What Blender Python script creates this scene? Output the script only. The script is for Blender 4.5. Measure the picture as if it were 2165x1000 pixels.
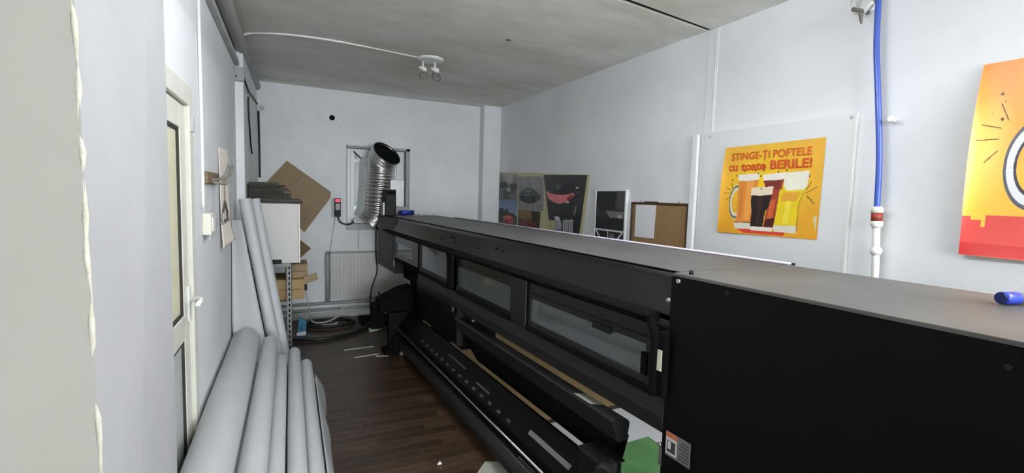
import bpy, math, random
import numpy as np
from mathutils import Vector, Matrix
random.seed(7); rng = np.random.default_rng(7)
S = bpy.context.scene
for o in list(bpy.data.objects): bpy.data.objects.remove(o)
COL = S.collection

# ------------------------------------------------------------------ camera
cam_d = bpy.data.cameras.new('camera'); cam = bpy.data.objects.new('camera', cam_d); COL.objects.link(cam)
cam_d.sensor_fit = 'HORIZONTAL'; cam_d.sensor_width = 36.0; cam_d.lens = 36.0 * 996.36 / 2165.0
cam_d.clip_start = 0.02; cam_d.clip_end = 100
RT = Vector((0.90610485, -0.42201686, 0.02959334)); DN = Vector((-0.00758322, -0.0861427, -0.99625395)); FW = Vector((0.42298521, 0.90248613, -0.08125457))
m = Matrix.Identity(4)
for i in range(3):
    m[i][0] = RT[i]; m[i][1] = -DN[i]; m[i][2] = -FW[i]
m.translation = (0, 0, 1.6)
cam.matrix_world = m
S.camera = cam

# ------------------------------------------------------------------ world, exposure
W = bpy.data.worlds.new('sky'); S.world = W; W.use_nodes = True
bg = W.node_tree.nodes['Background']; bg.inputs[0].default_value = (0.86, 0.88, 0.90, 1); bg.inputs[1].default_value = 0.36
S.view_settings.view_transform = 'Standard'; S.view_settings.look = 'None'; S.view_settings.gamma = 1.0
S.view_settings.use_curve_mapping = False
S.view_settings.exposure = 0.0

# lamps assumed for the near room, the last two added as corridor fill: (x, y, z, tube length along y, emission strength) and the strength of the added fill window behind the camera
LAMPS = [(1.30, -1.55, 2.40, 1.25, 66.0), (2.55, -0.85, 2.50, 1.25, 400.0), (1.05, 1.10, 2.44, 1.10, 50.0), (0.72, 1.95, 2.60, 0.90, 68.0)]
WINDOW_FILL = 36.0

# ------------------------------------------------------------------ materials
def lin(c):
    return tuple((x / 12.92 if x <= 0.04045 else ((x + 0.055) / 1.055) ** 2.4) for x in [v / 255.0 for v in c])
def rgba(c): return (*lin(c), 1.0)
MATS = {}
def mat(name, c, rough=0.6, metal=0.0, spec=0.5, var=0.0, vscale=4.0, c2=None, bump=0.0, bscale=60.0, rand=0.0, emit=None, estr=0.0, wave=None, coat=0.0):
    if name in MATS: return MATS[name]
    M = bpy.data.materials.new(name); M.use_nodes = True
    nt = M.node_tree; N = nt.nodes; L = nt.links; P = N['Principled BSDF']
    P.inputs['Base Color'].default_value = rgba(c); P.inputs['Roughness'].default_value = rough
    P.inputs['Metallic'].default_value = metal; P.inputs['Specular IOR Level'].default_value = spec
    if coat: P.inputs['Coat Weight'].default_value = coat; P.inputs['Coat Roughness'].default_value = 0.08
    tc = N.new('ShaderNodeTexCoord')
    out = None
    if var > 0 or c2:
        nz = N.new('ShaderNodeTexNoise'); nz.inputs['Scale'].default_value = vscale; nz.inputs['Detail'].default_value = 6; nz.inputs['Roughness'].default_value = 0.6
        src = tc.outputs['Object']
        if wave:
            mp = N.new('ShaderNodeMapping'); mp.inputs['Scale'].default_value = wave; L.new(src, mp.inputs[0]); src = mp.outputs[0]
        L.new(src, nz.inputs['Vector'])
        cr = N.new('ShaderNodeValToRGB'); cr.color_ramp.elements[0].position = 0.32; cr.color_ramp.elements[1].position = 0.68
        k = c2 if c2 else tuple(max(0, x * (1 - var)) for x in c)
        cr.color_ramp.elements[0].color = rgba(k); cr.color_ramp.elements[1].color = rgba(c)
        L.new(nz.outputs['Fac'], cr.inputs[0]); out = cr.outputs[0]
    if rand > 0:
        oi = N.new('ShaderNodeObjectInfo'); hs = N.new('ShaderNodeHueSaturation')
        mr = N.new('ShaderNodeMapRange'); mr.inputs['To Min'].default_value = 1 - rand; mr.inputs['To Max'].default_value = 1 + rand
        L.new(oi.outputs['Random'], mr.inputs[0]); L.new(mr.outputs[0], hs.inputs['Value'])
        if out: L.new(out, hs.inputs['Color'])
        else: hs.inputs['Color'].default_value = rgba(c)
        out = hs.outputs[0]
    if out: L.new(out, P.inputs['Base Color'])
    if bump > 0:
        nb = N.new('ShaderNodeTexNoise'); nb.inputs['Scale'].default_value = bscale; nb.inputs['Detail'].default_value = 4
        L.new(tc.outputs['Object'], nb.inputs['Vector'])
        bp = N.new('ShaderNodeBump'); bp.inputs['Strength'].default_value = bump; bp.inputs['Distance'].default_value = 0.01
        L.new(nb.outputs['Fac'], bp.inputs['Height']); L.new(bp.outputs[0], P.inputs['Normal'])
    if emit:
        P.inputs['Emission Color'].default_value = rgba(emit); P.inputs['Emission Strength'].default_value = estr
    MATS[name] = M; return M

def print_mat(name, rough=0.45):
    if name in MATS: return MATS[name]
    M = bpy.data.materials.new(name); M.use_nodes = True; nt = M.node_tree; P = nt.nodes['Principled BSDF']
    at = nt.nodes.new('ShaderNodeVertexColor'); at.layer_name = 'print'
    nt.links.new(at.outputs['Color'], P.inputs['Base Color']); P.inputs['Roughness'].default_value = rough
    MATS[name] = M; return M

wall_white = mat('wall_paint', (236, 239, 241), 0.75, var=0.05, vscale=1.6, bump=0.12, bscale=14)
wall_far_m = mat('wall_paint_far', (232, 236, 238), 0.75, var=0.07, vscale=1.3, bump=0.10, bscale=10)
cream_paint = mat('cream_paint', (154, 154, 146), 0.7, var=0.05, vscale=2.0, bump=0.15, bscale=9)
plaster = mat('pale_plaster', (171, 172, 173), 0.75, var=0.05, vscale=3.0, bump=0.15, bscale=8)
old_plaster = mat('crumbly_plaster', (200, 200, 188), 0.9, c2=(172, 169, 152), vscale=22, bump=0.7, bscale=40)
ceil_m = mat('stained_ceiling', (244, 243, 240), 0.9, c2=(214, 212, 200), vscale=1.3, bump=0.15, bscale=7, wave=(1.0, 1.7, 1.0))
dark_gap = mat('dark_gap', (40, 36, 28), 0.9)
trim_grey = mat('grey_trim', (188, 189, 188), 0.7, var=0.08, vscale=6)
white_plastic = mat('white_plastic', (228, 230, 226), 0.4)
ivory_plastic = mat('ivory_plastic', (226, 226, 208), 0.45)
upvc = mat('door_white_plastic', (226, 226, 214), 0.45, var=0.04, vscale=9)
seal = mat('black_rubber_seal', (46, 46, 42), 0.7)
cream_glass = mat('cream_frosted_glass', (232, 228, 196), 0.35, var=0.04, vscale=3)
grey_glass = mat('grey_frosted_panel', (196, 200, 198), 0.4, var=0.05, vscale=3)
plank_m = mat('laminate_plank', (84, 62, 44), 0.36, spec=0.5, c2=(48, 39, 29), vscale=5.0, wave=(1.2, 9.0, 1.0), rand=0.36, bump=0.05, bscale=30)
subfloor = mat('dark_subfloor', (38, 31, 25), 0.7)
black_metal = mat('printer_black', (8, 8, 9), 0.5, spec=0.12, bump=0.02, bscale=300)
black_panel = mat('printer_charcoal', (27, 27, 28), 0.5, spec=0.35)
hood_grey = mat('printer_hood_grey', (9, 9, 9), 0.24, spec=0.45)
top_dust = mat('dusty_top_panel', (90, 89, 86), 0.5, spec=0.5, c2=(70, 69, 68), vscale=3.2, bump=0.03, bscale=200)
void_black = mat('matt_black', (13, 13, 13), 0.85, spec=0.1)
dark_rubber = mat('dark_rubber', (20, 20, 20), 0.6, spec=0.3)
smoked_glass = mat('smoked_glass', (84, 88, 90), 0.06, spec=0.9)
chrome = mat('brushed_steel', (176, 176, 176), 0.28, metal=1.0)
zinc = mat('zinc_steel', (166, 168, 170), 0.4, metal=0.85, var=0.1, vscale=14)
foil = mat('aluminium_foil', (206, 206, 202), 0.22, metal=1.0, bump=0.35, bscale=38)
screw_m = mat('screw_head', (190, 190, 188), 0.35, metal=0.9)
sheet_white = mat('white_banner_vinyl', (187, 190, 192), 0.55, var=0.03, vscale=5, bump=0.05, bscale=6)
paper_white = mat('white_paper', (232, 233, 236), 0.6)
warm_paper = mat('warm_white_sheet', (250, 241, 230), 0.5)
kraft = mat('kraft_cardboard', (150, 131, 102), 0.85, var=0.08, vscale=5, bump=0.05, bscale=120)
kraft_dark = mat('brown_cardboard', (122, 100, 74), 0.85, var=0.1, vscale=5)
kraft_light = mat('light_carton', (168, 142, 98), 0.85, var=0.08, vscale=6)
rack_grey = mat('rack_grey_steel', (132, 134, 134), 0.5, metal=0.3)
rad_white = mat('radiator_enamel', (196, 198, 192), 0.4)
pipe_grey = mat('painted_pipe', (158, 160, 158), 0.5)
frame_white = mat('window_plastic', (226, 229, 230), 0.35)
reveal_grey = mat('window_reveal', (170, 174, 176), 0.8, var=0.06, vscale=5)
cork = mat('cork', (156, 128, 88), 0.9, c2=(132, 104, 68), vscale=70, bump=0.2, bscale=150)
walnut = mat('dark_wood_frame', (74, 52, 40), 0.45)
pale_wood = mat('weathered_wood', (142, 122, 92), 0.7, c2=(98, 84, 62), vscale=7, wave=(1, 8, 8))
wire_m = mat('wire_metal', (120, 116, 110), 0.35, metal=0.7)
blue_hose_m = mat('blue_hose', (58, 86, 176), 0.32, spec=0.6)
red_tag = mat('red_valve_band', (140, 52, 40), 0.5)
pvc = mat('white_pvc', (228, 228, 220), 0.35)
blue_plastic = mat('blue_plastic', (34, 58, 168), 0.25, spec=0.6)
navy_plastic = mat('navy_plastic', (20, 30, 84), 0.3)
lilac = mat('lilac_tube', (206, 196, 214), 0.3)
green_mat = mat('green_mat', (108, 160, 98), 0.8, c2=(88, 140, 84), vscale=5)
orange_label = mat('orange_label', (196, 108, 74), 0.5)
grey_label = mat('grey_label', (108, 108, 110), 0.5)
label_white = mat('white_label', (206, 206, 202), 0.5)
label_tan = mat('beige_label', (176, 178, 166), 0.6)
text_grey = mat('label_text_grey', (62, 62, 64), 0.6)
red_led = mat('red_led', (200, 40, 60), 0.4, emit=(255, 50, 80), estr=0.45)
green_led = mat('pale_tag', (212, 214, 192), 0.5)
olive_board = mat('dark_board', (58, 56, 48), 0.7, rand=0.5)
teal_print = mat('teal_print', (54, 138, 168), 0.5, c2=(28, 82, 120), vscale=14)
cable_black = mat('black_cable', (22, 22, 22), 0.5)
cable_white = mat('white_cable', (198, 198, 194), 0.5)
letter_red = mat('poster_red_ink', (206, 78, 30), 0.5)

# panes of the far window: clear glass
G = bpy.data.materials.new('window_glass'); G.use_nodes = True
gt = G.node_tree; gt.nodes.remove(gt.nodes['Principled BSDF'])
tr = gt.nodes.new('ShaderNodeBsdfTransparent'); gl = gt.nodes.new('ShaderNodeBsdfGlossy'); gl.inputs['Roughness'].default_value = 0.03
mx = gt.nodes.new('ShaderNodeMixShader'); mx.inputs[0].default_value = 0.1; tr.inputs[0].default_value = (0.8, 0.84, 0.84, 1)
gt.links.new(tr.outputs[0], mx.inputs[1]); gt.links.new(gl.outputs[0], mx.inputs[2]); gt.links.new(mx.outputs[0], gt.nodes['Material Output'].inputs[0])

# ------------------------------------------------------------------ mesh builder
class MB:
    def __init__(s): s.v = []; s.f = []
    def add(s, vs, fs):
        k = len(s.v); s.v += [tuple(p) for p in vs]; s.f += [tuple(k + i for i in f) for f in fs]; return s
    def box(s, lo, hi):
        x0, y0, z0 = lo; x1, y1, z1 = hi
        return s.add([(x0,y0,z0),(x1,y0,z0),(x1,y1,z0),(x0,y1,z0),(x0,y0,z1),(x1,y0,z1),(x1,y1,z1),(x0,y1,z1)],
                     [(0,3,2,1),(4,5,6,7),(0,1,5,4),(1,2,6,5),(2,3,7,6),(3,0,4,7)])
    def prism(s, poly, a, b, axis='y'):
        n = len(poly); vs = []
        for t in (a, b):
            for p in poly:
                vs.append({'y': (p[0], t, p[1]), 'x': (t, p[0], p[1]), 'z': (p[0], p[1], t)}[axis])
        fs = [tuple(range(n))[::-1], tuple(range(n, 2*n))] + [(i, (i+1) % n, n+(i+1) % n, n+i) for i in range(n)]
        return s.add(vs, fs)
    def tube(s, pts, r, n=10, caps=True):
        pts = [Vector(p) for p in pts]; rs = r if hasattr(r, '__len__') else [r]*len(pts)
        vs = []; prev = None
        for i, p in enumerate(pts):
            d = (pts[min(i+1, len(pts)-1)] - pts[max(i-1, 0)])
            d = d.normalized() if d.length > 1e-9 else Vector((0, 0, 1))
            if prev is None:
                a = Vector((0, 0, 1)) if abs(d.z) < 0.9 else Vector((1, 0, 0)); e1 = d.cross(a).normalized()
            else:
                e1 = (prev - d * prev.dot(d)); e1 = e1.normalized() if e1.length > 1e-6 else d.orthogonal().normalized()
            prev = e1; e2 = d.cross(e1)
            for j in range(n):
                t = 2*math.pi*j/n; vs.append(p + (e1*math.cos(t) + e2*math.sin(t))*rs[i])
        fs = []
        for i in range(len(pts)-1):
            for j in range(n): fs.append((i*n+j, i*n+(j+1) % n, (i+1)*n+(j+1) % n, (i+1)*n+j))
        if caps: fs.append(tuple(range(n))[::-1]); fs.append(tuple((len(pts)-1)*n+j for j in range(n)))
        return s.add(vs, fs)
    def build(s, name, m, parent=None, smooth=False, bevel=0.0, solid=0.0):
        me = bpy.data.meshes.new(name); me.from_pydata(s.v, [], s.f); me.materials.append(m); me.validate(); me.update()
        o = bpy.data.objects.new(name, me); COL.objects.link(o)
        if smooth:
            me.polygons.foreach_set('use_smooth', [len(p.vertices) <= 4 for p in me.polygons])
        if bevel:
            b = o.modifiers.new('bevel', 'BEVEL'); b.width = bevel; b.segments = 2; b.limit_method = 'ANGLE'; b.angle_limit = 0.7
        if solid:
            k = o.modifiers.new('solid', 'SOLIDIFY'); k.thickness = solid; k.offset = 0
        if parent: o.parent = parent
        return o
def tag(o, label=None, cat=None, group=None, kind=None):
    if label: o['label'] = label
    if cat: o['category'] = cat
    if group: o['group'] = group
    if kind: o['kind'] = kind
    return o
def empty(name, loc, label, cat, group=None, rz=0.0):
    e = bpy.data.objects.new(name, None); COL.objects.link(e); e.location = loc; e.rotation_euler = (0, 0, rz); e.empty_display_size = 0.05
    return tag(e, label, cat, group)
def box(name, lo, hi, m, parent=None, bevel=0.0):
    """box given in world (or parent) coordinates; origin at its own base centre when it has no parent"""
    o = MB().box(lo, hi).build(name, m, parent, bevel=bevel)
    return o
def rel(root, p): return (p[0]-root.location.x, p[1]-root.location.y, p[2]-root.location.z)
def rbox(name, root, lo, hi, m, bevel=0.0): return MB().box(rel(root, lo), rel(root, hi)).build(name, m, root, bevel=bevel)
def rtube(name, root, pts, r, m, n=10): return MB().tube([rel(root, p) for p in pts], r, n).build(name, m, root, smooth=True)
def spline(P, k=8):
    P = [Vector(p) for p in P]; P = [P[0]] + P + [P[-1]]; out = []
    for i in range(1, len(P)-2):
        for j in range(k):
            t = j/k; a, b, c, d = P[i-1:i+3]
            out.append(0.5*((2*b)+(c-a)*t+(2*a-5*b+4*c-d)*t*t+(3*b-a-3*c+d)*t**3))
    out.append(P[-2]); return out

# ------------------------------------------------------------------ the room
XR, XL, XN, YF, ZC = 2.69, -0.42, -0.36, 6.37, 2.87
def struct(o, label, cat='wall'): return tag(o, label, cat, None, 'structure')
# floor base and planks
floor = struct(MB().box((-2.4, -6.4, -0.12), (XR, YF, -0.008)).build('floor', subfloor), 'dark brown laminate floor of short wooden strips', 'floor')
plank_mesh = {}
def plank(x0, x1, y0, y1, dz):
    k = (round(x1-x0, 3), round(y1-y0, 3))
    if k not in plank_mesh:
        me = bpy.data.meshes.new('plank'); b = MB(); w, h = k; c = 0.0004
        b.add([(0,0,-0.01),(w,0,-0.01),(w,h,-0.01),(0,h,-0.01),(0,0,-c),(w,0,-c),(w,h,-c),(0,h,-c),(c,c,0),(w-c,c,0),(w-c,h-c,0),(c,h-c,0)],
              [(0,1,5,4),(1,2,6,5),(2,3,7,6),(3,0,4,7),(4,5,9,8),(5,6,10,9),(6,7,11,10),(7,4,8,11),(8,9,10,11)])
        me.from_pydata(b.v, [], b.f); me.materials.append(plank_m); plank_mesh[k] = me
    o = bpy.data.objects.new('plank', plank_mesh[k]); COL.objects.link(o); o.location = (x0, y0, dz); o.parent = floor
PW, PL_ = 0.0795, 0.54
rest = MB()
row = 0; y = -6.4
while y < YF - 0.001:
    y1 = min(y + PW, YF); x = -2.4 - PL_ * ((row * 0.37) % 1.0)
    while x < XR:
        a, b = max(x, -2.4), min(x + PL_, XR)
        if b - a > 0.01:
            if y1 > 2.25 and b > -0.05 and a < 1.45:
                plank(a, b - 0.0006, y, y1 - 0.0006, random.uniform(-0.0002, 0.0002))
            else:
                rest.box((a, y, -0.01), (b - 0.0015, y1 - 0.0015, random.uniform(-0.0012, 0)))
        x += PL_
    y += PW; row += 1
o = rest.build('planking', plank_m, floor); o['kind'] = 'stuff'

# far wall with its window opening
WX0, WX1, WZ0, WZ1 = 0.632, 1.441, 1.130, 2.210
fw = MB()
fw.box((-2.4, YF, 0), (WX0, YF+0.26, 3.0)); fw.box((WX1, YF, 0), (XR+0.2, YF+0.26, 3.0)); fw.box((WX0, YF, 0), (WX1, YF+0.26, WZ0)); fw.box((WX0, YF, WZ1), (WX1, YF+0.26, 3.0))
wf = struct(fw.build('wall_far', wall_far_m), 'white painted far wall with the small window')
MB().tube([(0.463, YF-0.001, 2.53), (0.463, YF+0.02, 2.53)], 0.034, 14).build('drilled_hole', void_black, wf)
for x, z in ((0.02, 2.70), (0.30, 2.70), (0.06, 2.55), (0.55, 2.42), (0.32, 2.55)):
    MB().tube([(x, YF-0.0015, z), (x, YF+0.01, z)], 0.008, 8).build('nail_hole', trim_grey, wf)
# corner chase right of the far wall
struct(MB().box((2.43, YF-0.16, 0), (XR, YF, ZC+0.03)).build('trim_1', wall_far_m, bevel=0.006), 'boxed white pipe chase in the far right corner', 'trim')
# right wall
wr = struct(MB().box((XR, -6.4, 0), (XR+0.2, YF+0.26, 3.0)).build('wall_right', wall_white), 'bright white right wall with posters')
# left wall (door opening 1.80..2.655), step near its far end
DY0, DY1, DZ1 = 1.80, 2.655, 2.055
lw = MB()
lw.box((-0.62, 1.5, 0), (XL, DY0, 3.0)); lw.box((-0.62, DY1, 0), (XL, 4.62, 3.0)); lw.box((-0.62, DY0, DZ1), (XL, DY1, 3.0))
wl = struct(lw.build('wall_left', wall_white), 'pale left wall with the door and coat hooks')
struct(MB().box((-0.62, 4.62, 0), (XN, YF, 3.0)).build('trim_2', wall_white), 'wall step projecting beside the shelf rack', 'trim')
# near pier, slightly out of plumb: cream face towards the camera room, white flank
pier = MB()
def pe(z): return -0.298 - 0.012*(z-1.6)
pier.add([(pe(0), 0.97, 0), (-0.30, 1.55, 0), (-2.4, 1.55, 0), (-2.4, 0.97, 0), (pe(3), 0.97, 3), (-0.30, 1.55, 3), (-2.4, 1.55, 3), (-2.4, 0.97, 3)],
         [(0,1,5,4),(1,2,6,5),(2,3,7,6),(3,0,4,7),(4,5,6,7),(0,3,2,1)])
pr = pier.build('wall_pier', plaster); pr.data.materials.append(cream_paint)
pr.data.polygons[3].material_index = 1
struct(pr, 'plastered wall end nearest the camera, cream front and white flank')
bead = MB(); pts = []; rs = []
for i in range(90):
    z = i*3.0/89; pts.append((pe(z)-0.002+random.uniform(-.0018, .0018), 0.972, z)); rs.append(0.0036+random.uniform(-.0022, .0014))
bead.tube(pts, rs, 6)
struct(bead.build('trim_3', old_plaster, smooth=True), 'crumbly filler bead down the corner of the near wall end', 'trim')
# walls of the near room behind the camera
BX0, BX1, BZ0, BZ1 = -0.9, 1.9, 0.95, 2.45
wb = MB().box((-2.6, -6.6, 0), (BX0, -6.4, 3.0)).box((BX1, -6.6, 0), (XR+0.2, -6.4, 3.0)).box((BX0, -6.6, 0), (BX1, -6.4, BZ0)).box((BX0, -6.6, BZ1), (BX1, -6.4, 3.0))
struct(wb.build('wall_back', wall_white), 'white wall with the added fill window behind the camera')
struct(MB().box((-2.6, -6.4, 0), (-2.4, 1.55, 3.0)).build('wall_side', cream_paint), 'cream wall of the near room left of the camera')
# ceiling: two fields with an open joint
def jy(x): return 2.537 - 0.145*(XR-x)       # centre line of the open joint, slightly askew
def ceil_field(ya, yb, za, zb, half):
    """ya, yb: functions of x giving the near and far edge"""
    xs = (-2.6, XR+0.2); P_ = [(xs[0], ya(xs[0]), za), (xs[1], ya(xs[1]), za-0.01), (xs[1], yb(xs[1]), zb-0.01), (xs[0], yb(xs[0]), zb)]
    return MB().add(P_ + [(p[0], p[1], 3.15) for p in P_], [(0,3,2,1),(4,5,6,7),(0,1,5,4),(1,2,6,5),(2,3,7,6),(3,0,4,7)])
cg = ceil_field(lambda x: jy(x)+0.018+0.012*(XR-x), lambda x: YF+0.26, 2.836, 2.882, 0)
k = ceil_field(lambda x: -6.6, lambda x: jy(x)-0.012, 2.828, 2.830, 0); cg.add(k.v, k.f)
ceiling = struct(cg.build('ceiling', ceil_m), 'stained grey plaster ceiling with an open joint', 'ceiling')
def jstrip(name, a, b, z0, z1, m):
    f0, f1 = (lambda x: jy(x)+a[0]+a[1]*(XR-x)), (lambda x: jy(x)+b[0]+b[1]*(XR-x)); xs = (-0.6, XR)
    P_ = [(xs[0], f0(xs[0]), z0), (xs[1], f0(xs[1]), z0-0.01), (xs[1], f1(xs[1]), z0-0.01), (xs[0], f1(xs[0]), z0)]
    return MB().add(P_ + [(p[0], p[1], z1) for p in P_], [(0,3,2,1),(4,5,6,7),(0,1,5,4),(1,2,6,5),(2,3,7,6),(3,0,4,7)]).build(name, m, ceiling)
jstrip('joint_shade_lining', (0.013, 0.0115), (0.019, 0.012), 2.838, 3.0, dark_gap)  # dark strip over the pale slab edge, painting the shade inside the joint
jstrip('joint_shade_backing', (-0.02, 0), (0.03, 0.02), 2.90, 2.92, dark_gap)  # dark board closing the joint from above, standing for its shaded cavity
jstrip('batten', (0.030, 0.013), (0.125, 0.0), 2.833, 2.842, ceil_m)
for x, y, a in ((2.22, 3.02, 0.3), (2.33, 3.05, 0.3), (1.54, 3.49, 0.0)):
    MB().box((x, y, 2.838), (x+0.035, y+0.018, 2.85)).build('plaster_chip', dark_gap, ceiling)
# skirting of the far wall
struct(MB().box((XN, YF-0.02, 0), (2.43, YF, 0.075)).build('baseboard_far', trim_grey), 'low grey skirting along the far wall', 'baseboard')

# right wall: plastered cable strip and vertical trunk
struct(MB().box((XR-0.003, 2.455, 2.10), (XR, 2.545, 2.82)).build('trim_4', wall_white, bevel=0.003), 'plastered over cable strip high on the right wall', 'trim')
MB().tube([(XR-0.003, 2.470, 2.11), (XR-0.003, 2.468, 2.4), (XR-0.003, 2.475, 2.8)], 0.003, 8).build('filler_ridge', wall_white, wr, smooth=True)
t = struct(MB().box((XR-0.03, 2.56, 0.2), (XR, 2.625, 2.10)).build('trim_5', wall_white, bevel=0.012), 'white vertical cable trunk beside the foam board', 'trim')

# ------------------------------------------------------------------ window
win = struct(empty('window_1', ((WX0+WX1)/2, YF+0.12, WZ0), None, None), 'small white plastic window behind the foil duct', 'window')
YW = YF + 0.13
def frame(name, root, x0, x1, z0, z1, y0, y1, w, m):
    b = MB()
    for lo, hi in (((x0, y0, z0), (x0+w, y1, z1)), ((x1-w, y0, z0), (x1, y1, z1)), ((x0+w, y0, z0), (x1-w, y1, z0+w)), ((x0+w, y0, z1-w), (x1-w, y1, z1))):
        b.box(rel(root, lo), rel(root, hi))
    return b.build(name, m, root, bevel=0.004)
rv = MB()
for lo, hi in (((WX0, YF-0.004, WZ0), (WX0+0.012, YF+0.2, WZ1)), ((WX1-0.05, YF-0.004, WZ0), (WX1, YF+0.2, WZ1)), ((WX0, YF-0.004, WZ1-0.03), (WX1, YF+0.2, WZ1))): rv.box(rel(win, lo), rel(win, hi))
rv.build('reveal', reveal_grey, win)
frame('outer_frame', win, WX0+0.012, WX1-0.05, WZ0+0.08, WZ1-0.03, YW, YW+0.07, 0.055, frame_white)
xm = (WX0+WX1)/2
for a, b in ((WX0+0.06, xm), (xm, WX1-0.1)):
    sash = frame('sash', win, a, b, WZ0+0.13, WZ1-0.08, YW-0.012, YW+0.05, 0.055, frame_white)
    MB().box(rel(win, (a+0.055, YW+0.012, WZ0+0.185)), rel(win, (b-0.055, YW+0.02, WZ1-0.135))).build('pane', G, sash)
MB().box(rel(win, (xm-0.012, YW-0.045, 1.62)), rel(win, (xm+0.012, YW-0.012, 1.74))).build('handle', frame_white, win, bevel=0.004)
MB().box(rel(win, (WX0, YF-0.02, WZ0)), rel(win, (WX1, YW+0.02, WZ0+0.08))).build('sill', trim_grey, win, bevel=0.006)
MB().tube([rel(win, (WX0+0.1, YW-0.05, WZ1-0.07)), rel(win, (WX0+0.17, YF-0.02, WZ1-0.16))], 0.008, 8).build('stay_bar', cable_black, win)

# added unseen window behind the camera: its panes emit soft fill light
added_win = struct(empty('added_window', ((BX0+BX1)/2, -6.45, BZ0), None, None), 'added large frosted window behind the camera, glowing as fill light', 'window')
fill_glass = mat('fill_light_pane', (235, 238, 240), 0.5, emit=(246, 250, 255), estr=WINDOW_FILL)
for i in range(3):
    a = BX0 + (BX1-BX0)*i/3; b = BX0 + (BX1-BX0)*(i+1)/3
    sh_ = frame('sash', added_win, a, b, BZ0, BZ1, -6.50, -6.42, 0.06, frame_white)
    MB().box(rel(added_win, (a+0.06, -6.47, BZ0+0.06)), rel(added_win, (b-0.06, -6.46, BZ1-0.06))).build('pane', fill_glass, sh_)

# ------------------------------------------------------------------ door
door = struct(empty('door_1', (XL, (DY0+DY1)/2, 0), None, None), 'white plastic door with cream glazing in the left wall', 'door')
fr = MB(); X0, X1 = XL-0.10, XL+0.006
fr.box(rel(door, (X0, DY1-0.085, 0)), rel(door, (X1, DY1, DZ1))); fr.box(rel(door, (X0, DY0, 0)), rel(door, (X1, DY0+0.085, DZ1))); fr.box(rel(door, (X0, DY0+0.085, DZ1-0.085)), rel(door, (X1, DY1-0.085, DZ1)))
fr.build('frame', upvc, door, bevel=0.004)
A, B = DY0+0.09, DY1-0.09; XA, XB = XL-0.075, XL-0.012
leaf = MB()
leaf.box(rel(door, (XA, B-0.105, 0.02)), rel(door, (XB, B, DZ1-0.09))); leaf.box(rel(door, (XA, A, 0.02)), rel(door, (XB, A+0.105, DZ1-0.09)))
leaf.box(rel(door, (XA, A+0.105, DZ1-0.195)), rel(door, (XB, B-0.105, DZ1-0.09))); leaf.box(rel(door, (XA, A+0.105, 0.93)), rel(door, (XB, B-0.105, 1.04))); leaf.box(rel(door, (XA, A+0.105, 0.02)), rel(door, (XB, B-0.105, 0.14)))
lf = leaf.build('leaf', upvc, door, bevel=0.004)
for z0, z1, mm in ((1.04, DZ1-0.195, cream_glass), (0.14, 0.93, grey_glass)):
    g = MB(); y0, y1 = A+0.105, B-0.105
    for lo, hi in (((XB-0.02, y1-0.012, z0), (XB-0.004, y1, z1)), ((XB-0.02, y0, z0), (XB-0.004, y0+0.012, z1)), ((XB-0.02, y0, z0), (XB-0.004, y1, z0+0.012)), ((XB-0.02, y0, z1-0.012), (XB-0.004, y1, z1))): g.box(rel(door, lo), rel(door, hi))
    g.build('gasket', seal, lf)
    MB().box(rel(door, (XB-0.032, y0, z0)), rel(door, (XB-0.014, y1, z1))).build('pane', mm, lf)
hb = MB().box(rel(door, (XB, B-0.06, 1.0)), rel(door, (XB+0.012, B-0.025, 1.16))); hl = hb.build('handle_plate', white_plastic, lf, bevel=0.003)
MB().tube([rel(door, q) for q in ((XB+0.01, B-0.042, 1.10), (XB+0.05, B-0.042, 1.10), (XB+0.058, B-0.055, 1.10), (XB+0.058, B-0.16, 1.098))], 0.010, 10).build('handle', white_plastic, lf, smooth=True)
MB().box(rel(door, (X1, DY1-0.06, 1.86)), rel(door, (X1+0.012, DY1-0.035, 1.93))).build('hinge', trim_grey, door)

# ------------------------------------------------------------------ left wall fittings
pipe_end = 4.6
tr_ = tag(MB().box((XL, 1.6, 2.625), (XL+0.035, 4.60, 2.668)).build('cable_trunking', trim_grey, bevel=0.006), 'grey cable trunking running along the top of the left wall', 'trunking')
tag(MB().tube([(XL+0.05, 1.6, 2.76), (XL+0.05, 4.0, 2.77), (XL+0.06, 6.3, 2.80)], 0.046, 16).build('ceiling_pipe', pipe_grey, smooth=True), 'thick painted pipe under the ceiling above the trunking', 'pipe')
jb = empty('junction_box', (XN-0.06+0.06, 4.60, 2.50), 'grey square junction box on the wall step under the pipe', 'junction box')
jb.location = (-0.385, 4.60, 2.50)
MB().box((-0.035, -0.04, 0), (0.035, 0.018, 0.11)).build('box', trim_grey, jb, bevel=0.004)
MB().box((-0.028, -0.046, 0.008), (0.028, -0.04, 0.102)).build('lid', pipe_grey, jb, bevel=0.003)
MB().tube([(-0.02, -0.048, 0.03), (-0.02, -0.043, 0.03)], 0.007, 8).build('knockout', void_black, jb)
tag(MB().tube(spline([(-0.36, 4.66, 2.55), (-0.34, 4.9, 2.48), (-0.345, 5.4, 2.53), (-0.35, 6.3, 2.60)]), 0.008, 6).build('sagging_cable', cable_black, smooth=True), 'thin dark cable sagging from the junction box to the far corner', 'cable')
rj = empty('round_junction', (-0.31, YF, 2.56), 'round white junction on the far wall by the corner', 'junction box')
MB().tube([(0, 0, 0), (0, -0.05, 0)], 0.045, 18).build('body', white_plastic, rj, smooth=True)
MB().tube([(0, -0.05, 0), (0, -0.058, 0)], 0.034, 18).build('cap', trim_grey, rj, smooth=True)
tag(MB().tube(spline([(-0.345, 6.33, 2.52), (-0.335, 6.2, 2.35), (-0.33, 6.15, 2.0), (-0.33, 6.15, 1.75)]), 0.012, 8).build('black_riser_cable', cable_black, smooth=True), 'thick black cable dropping from the round junction', 'cable')
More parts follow.
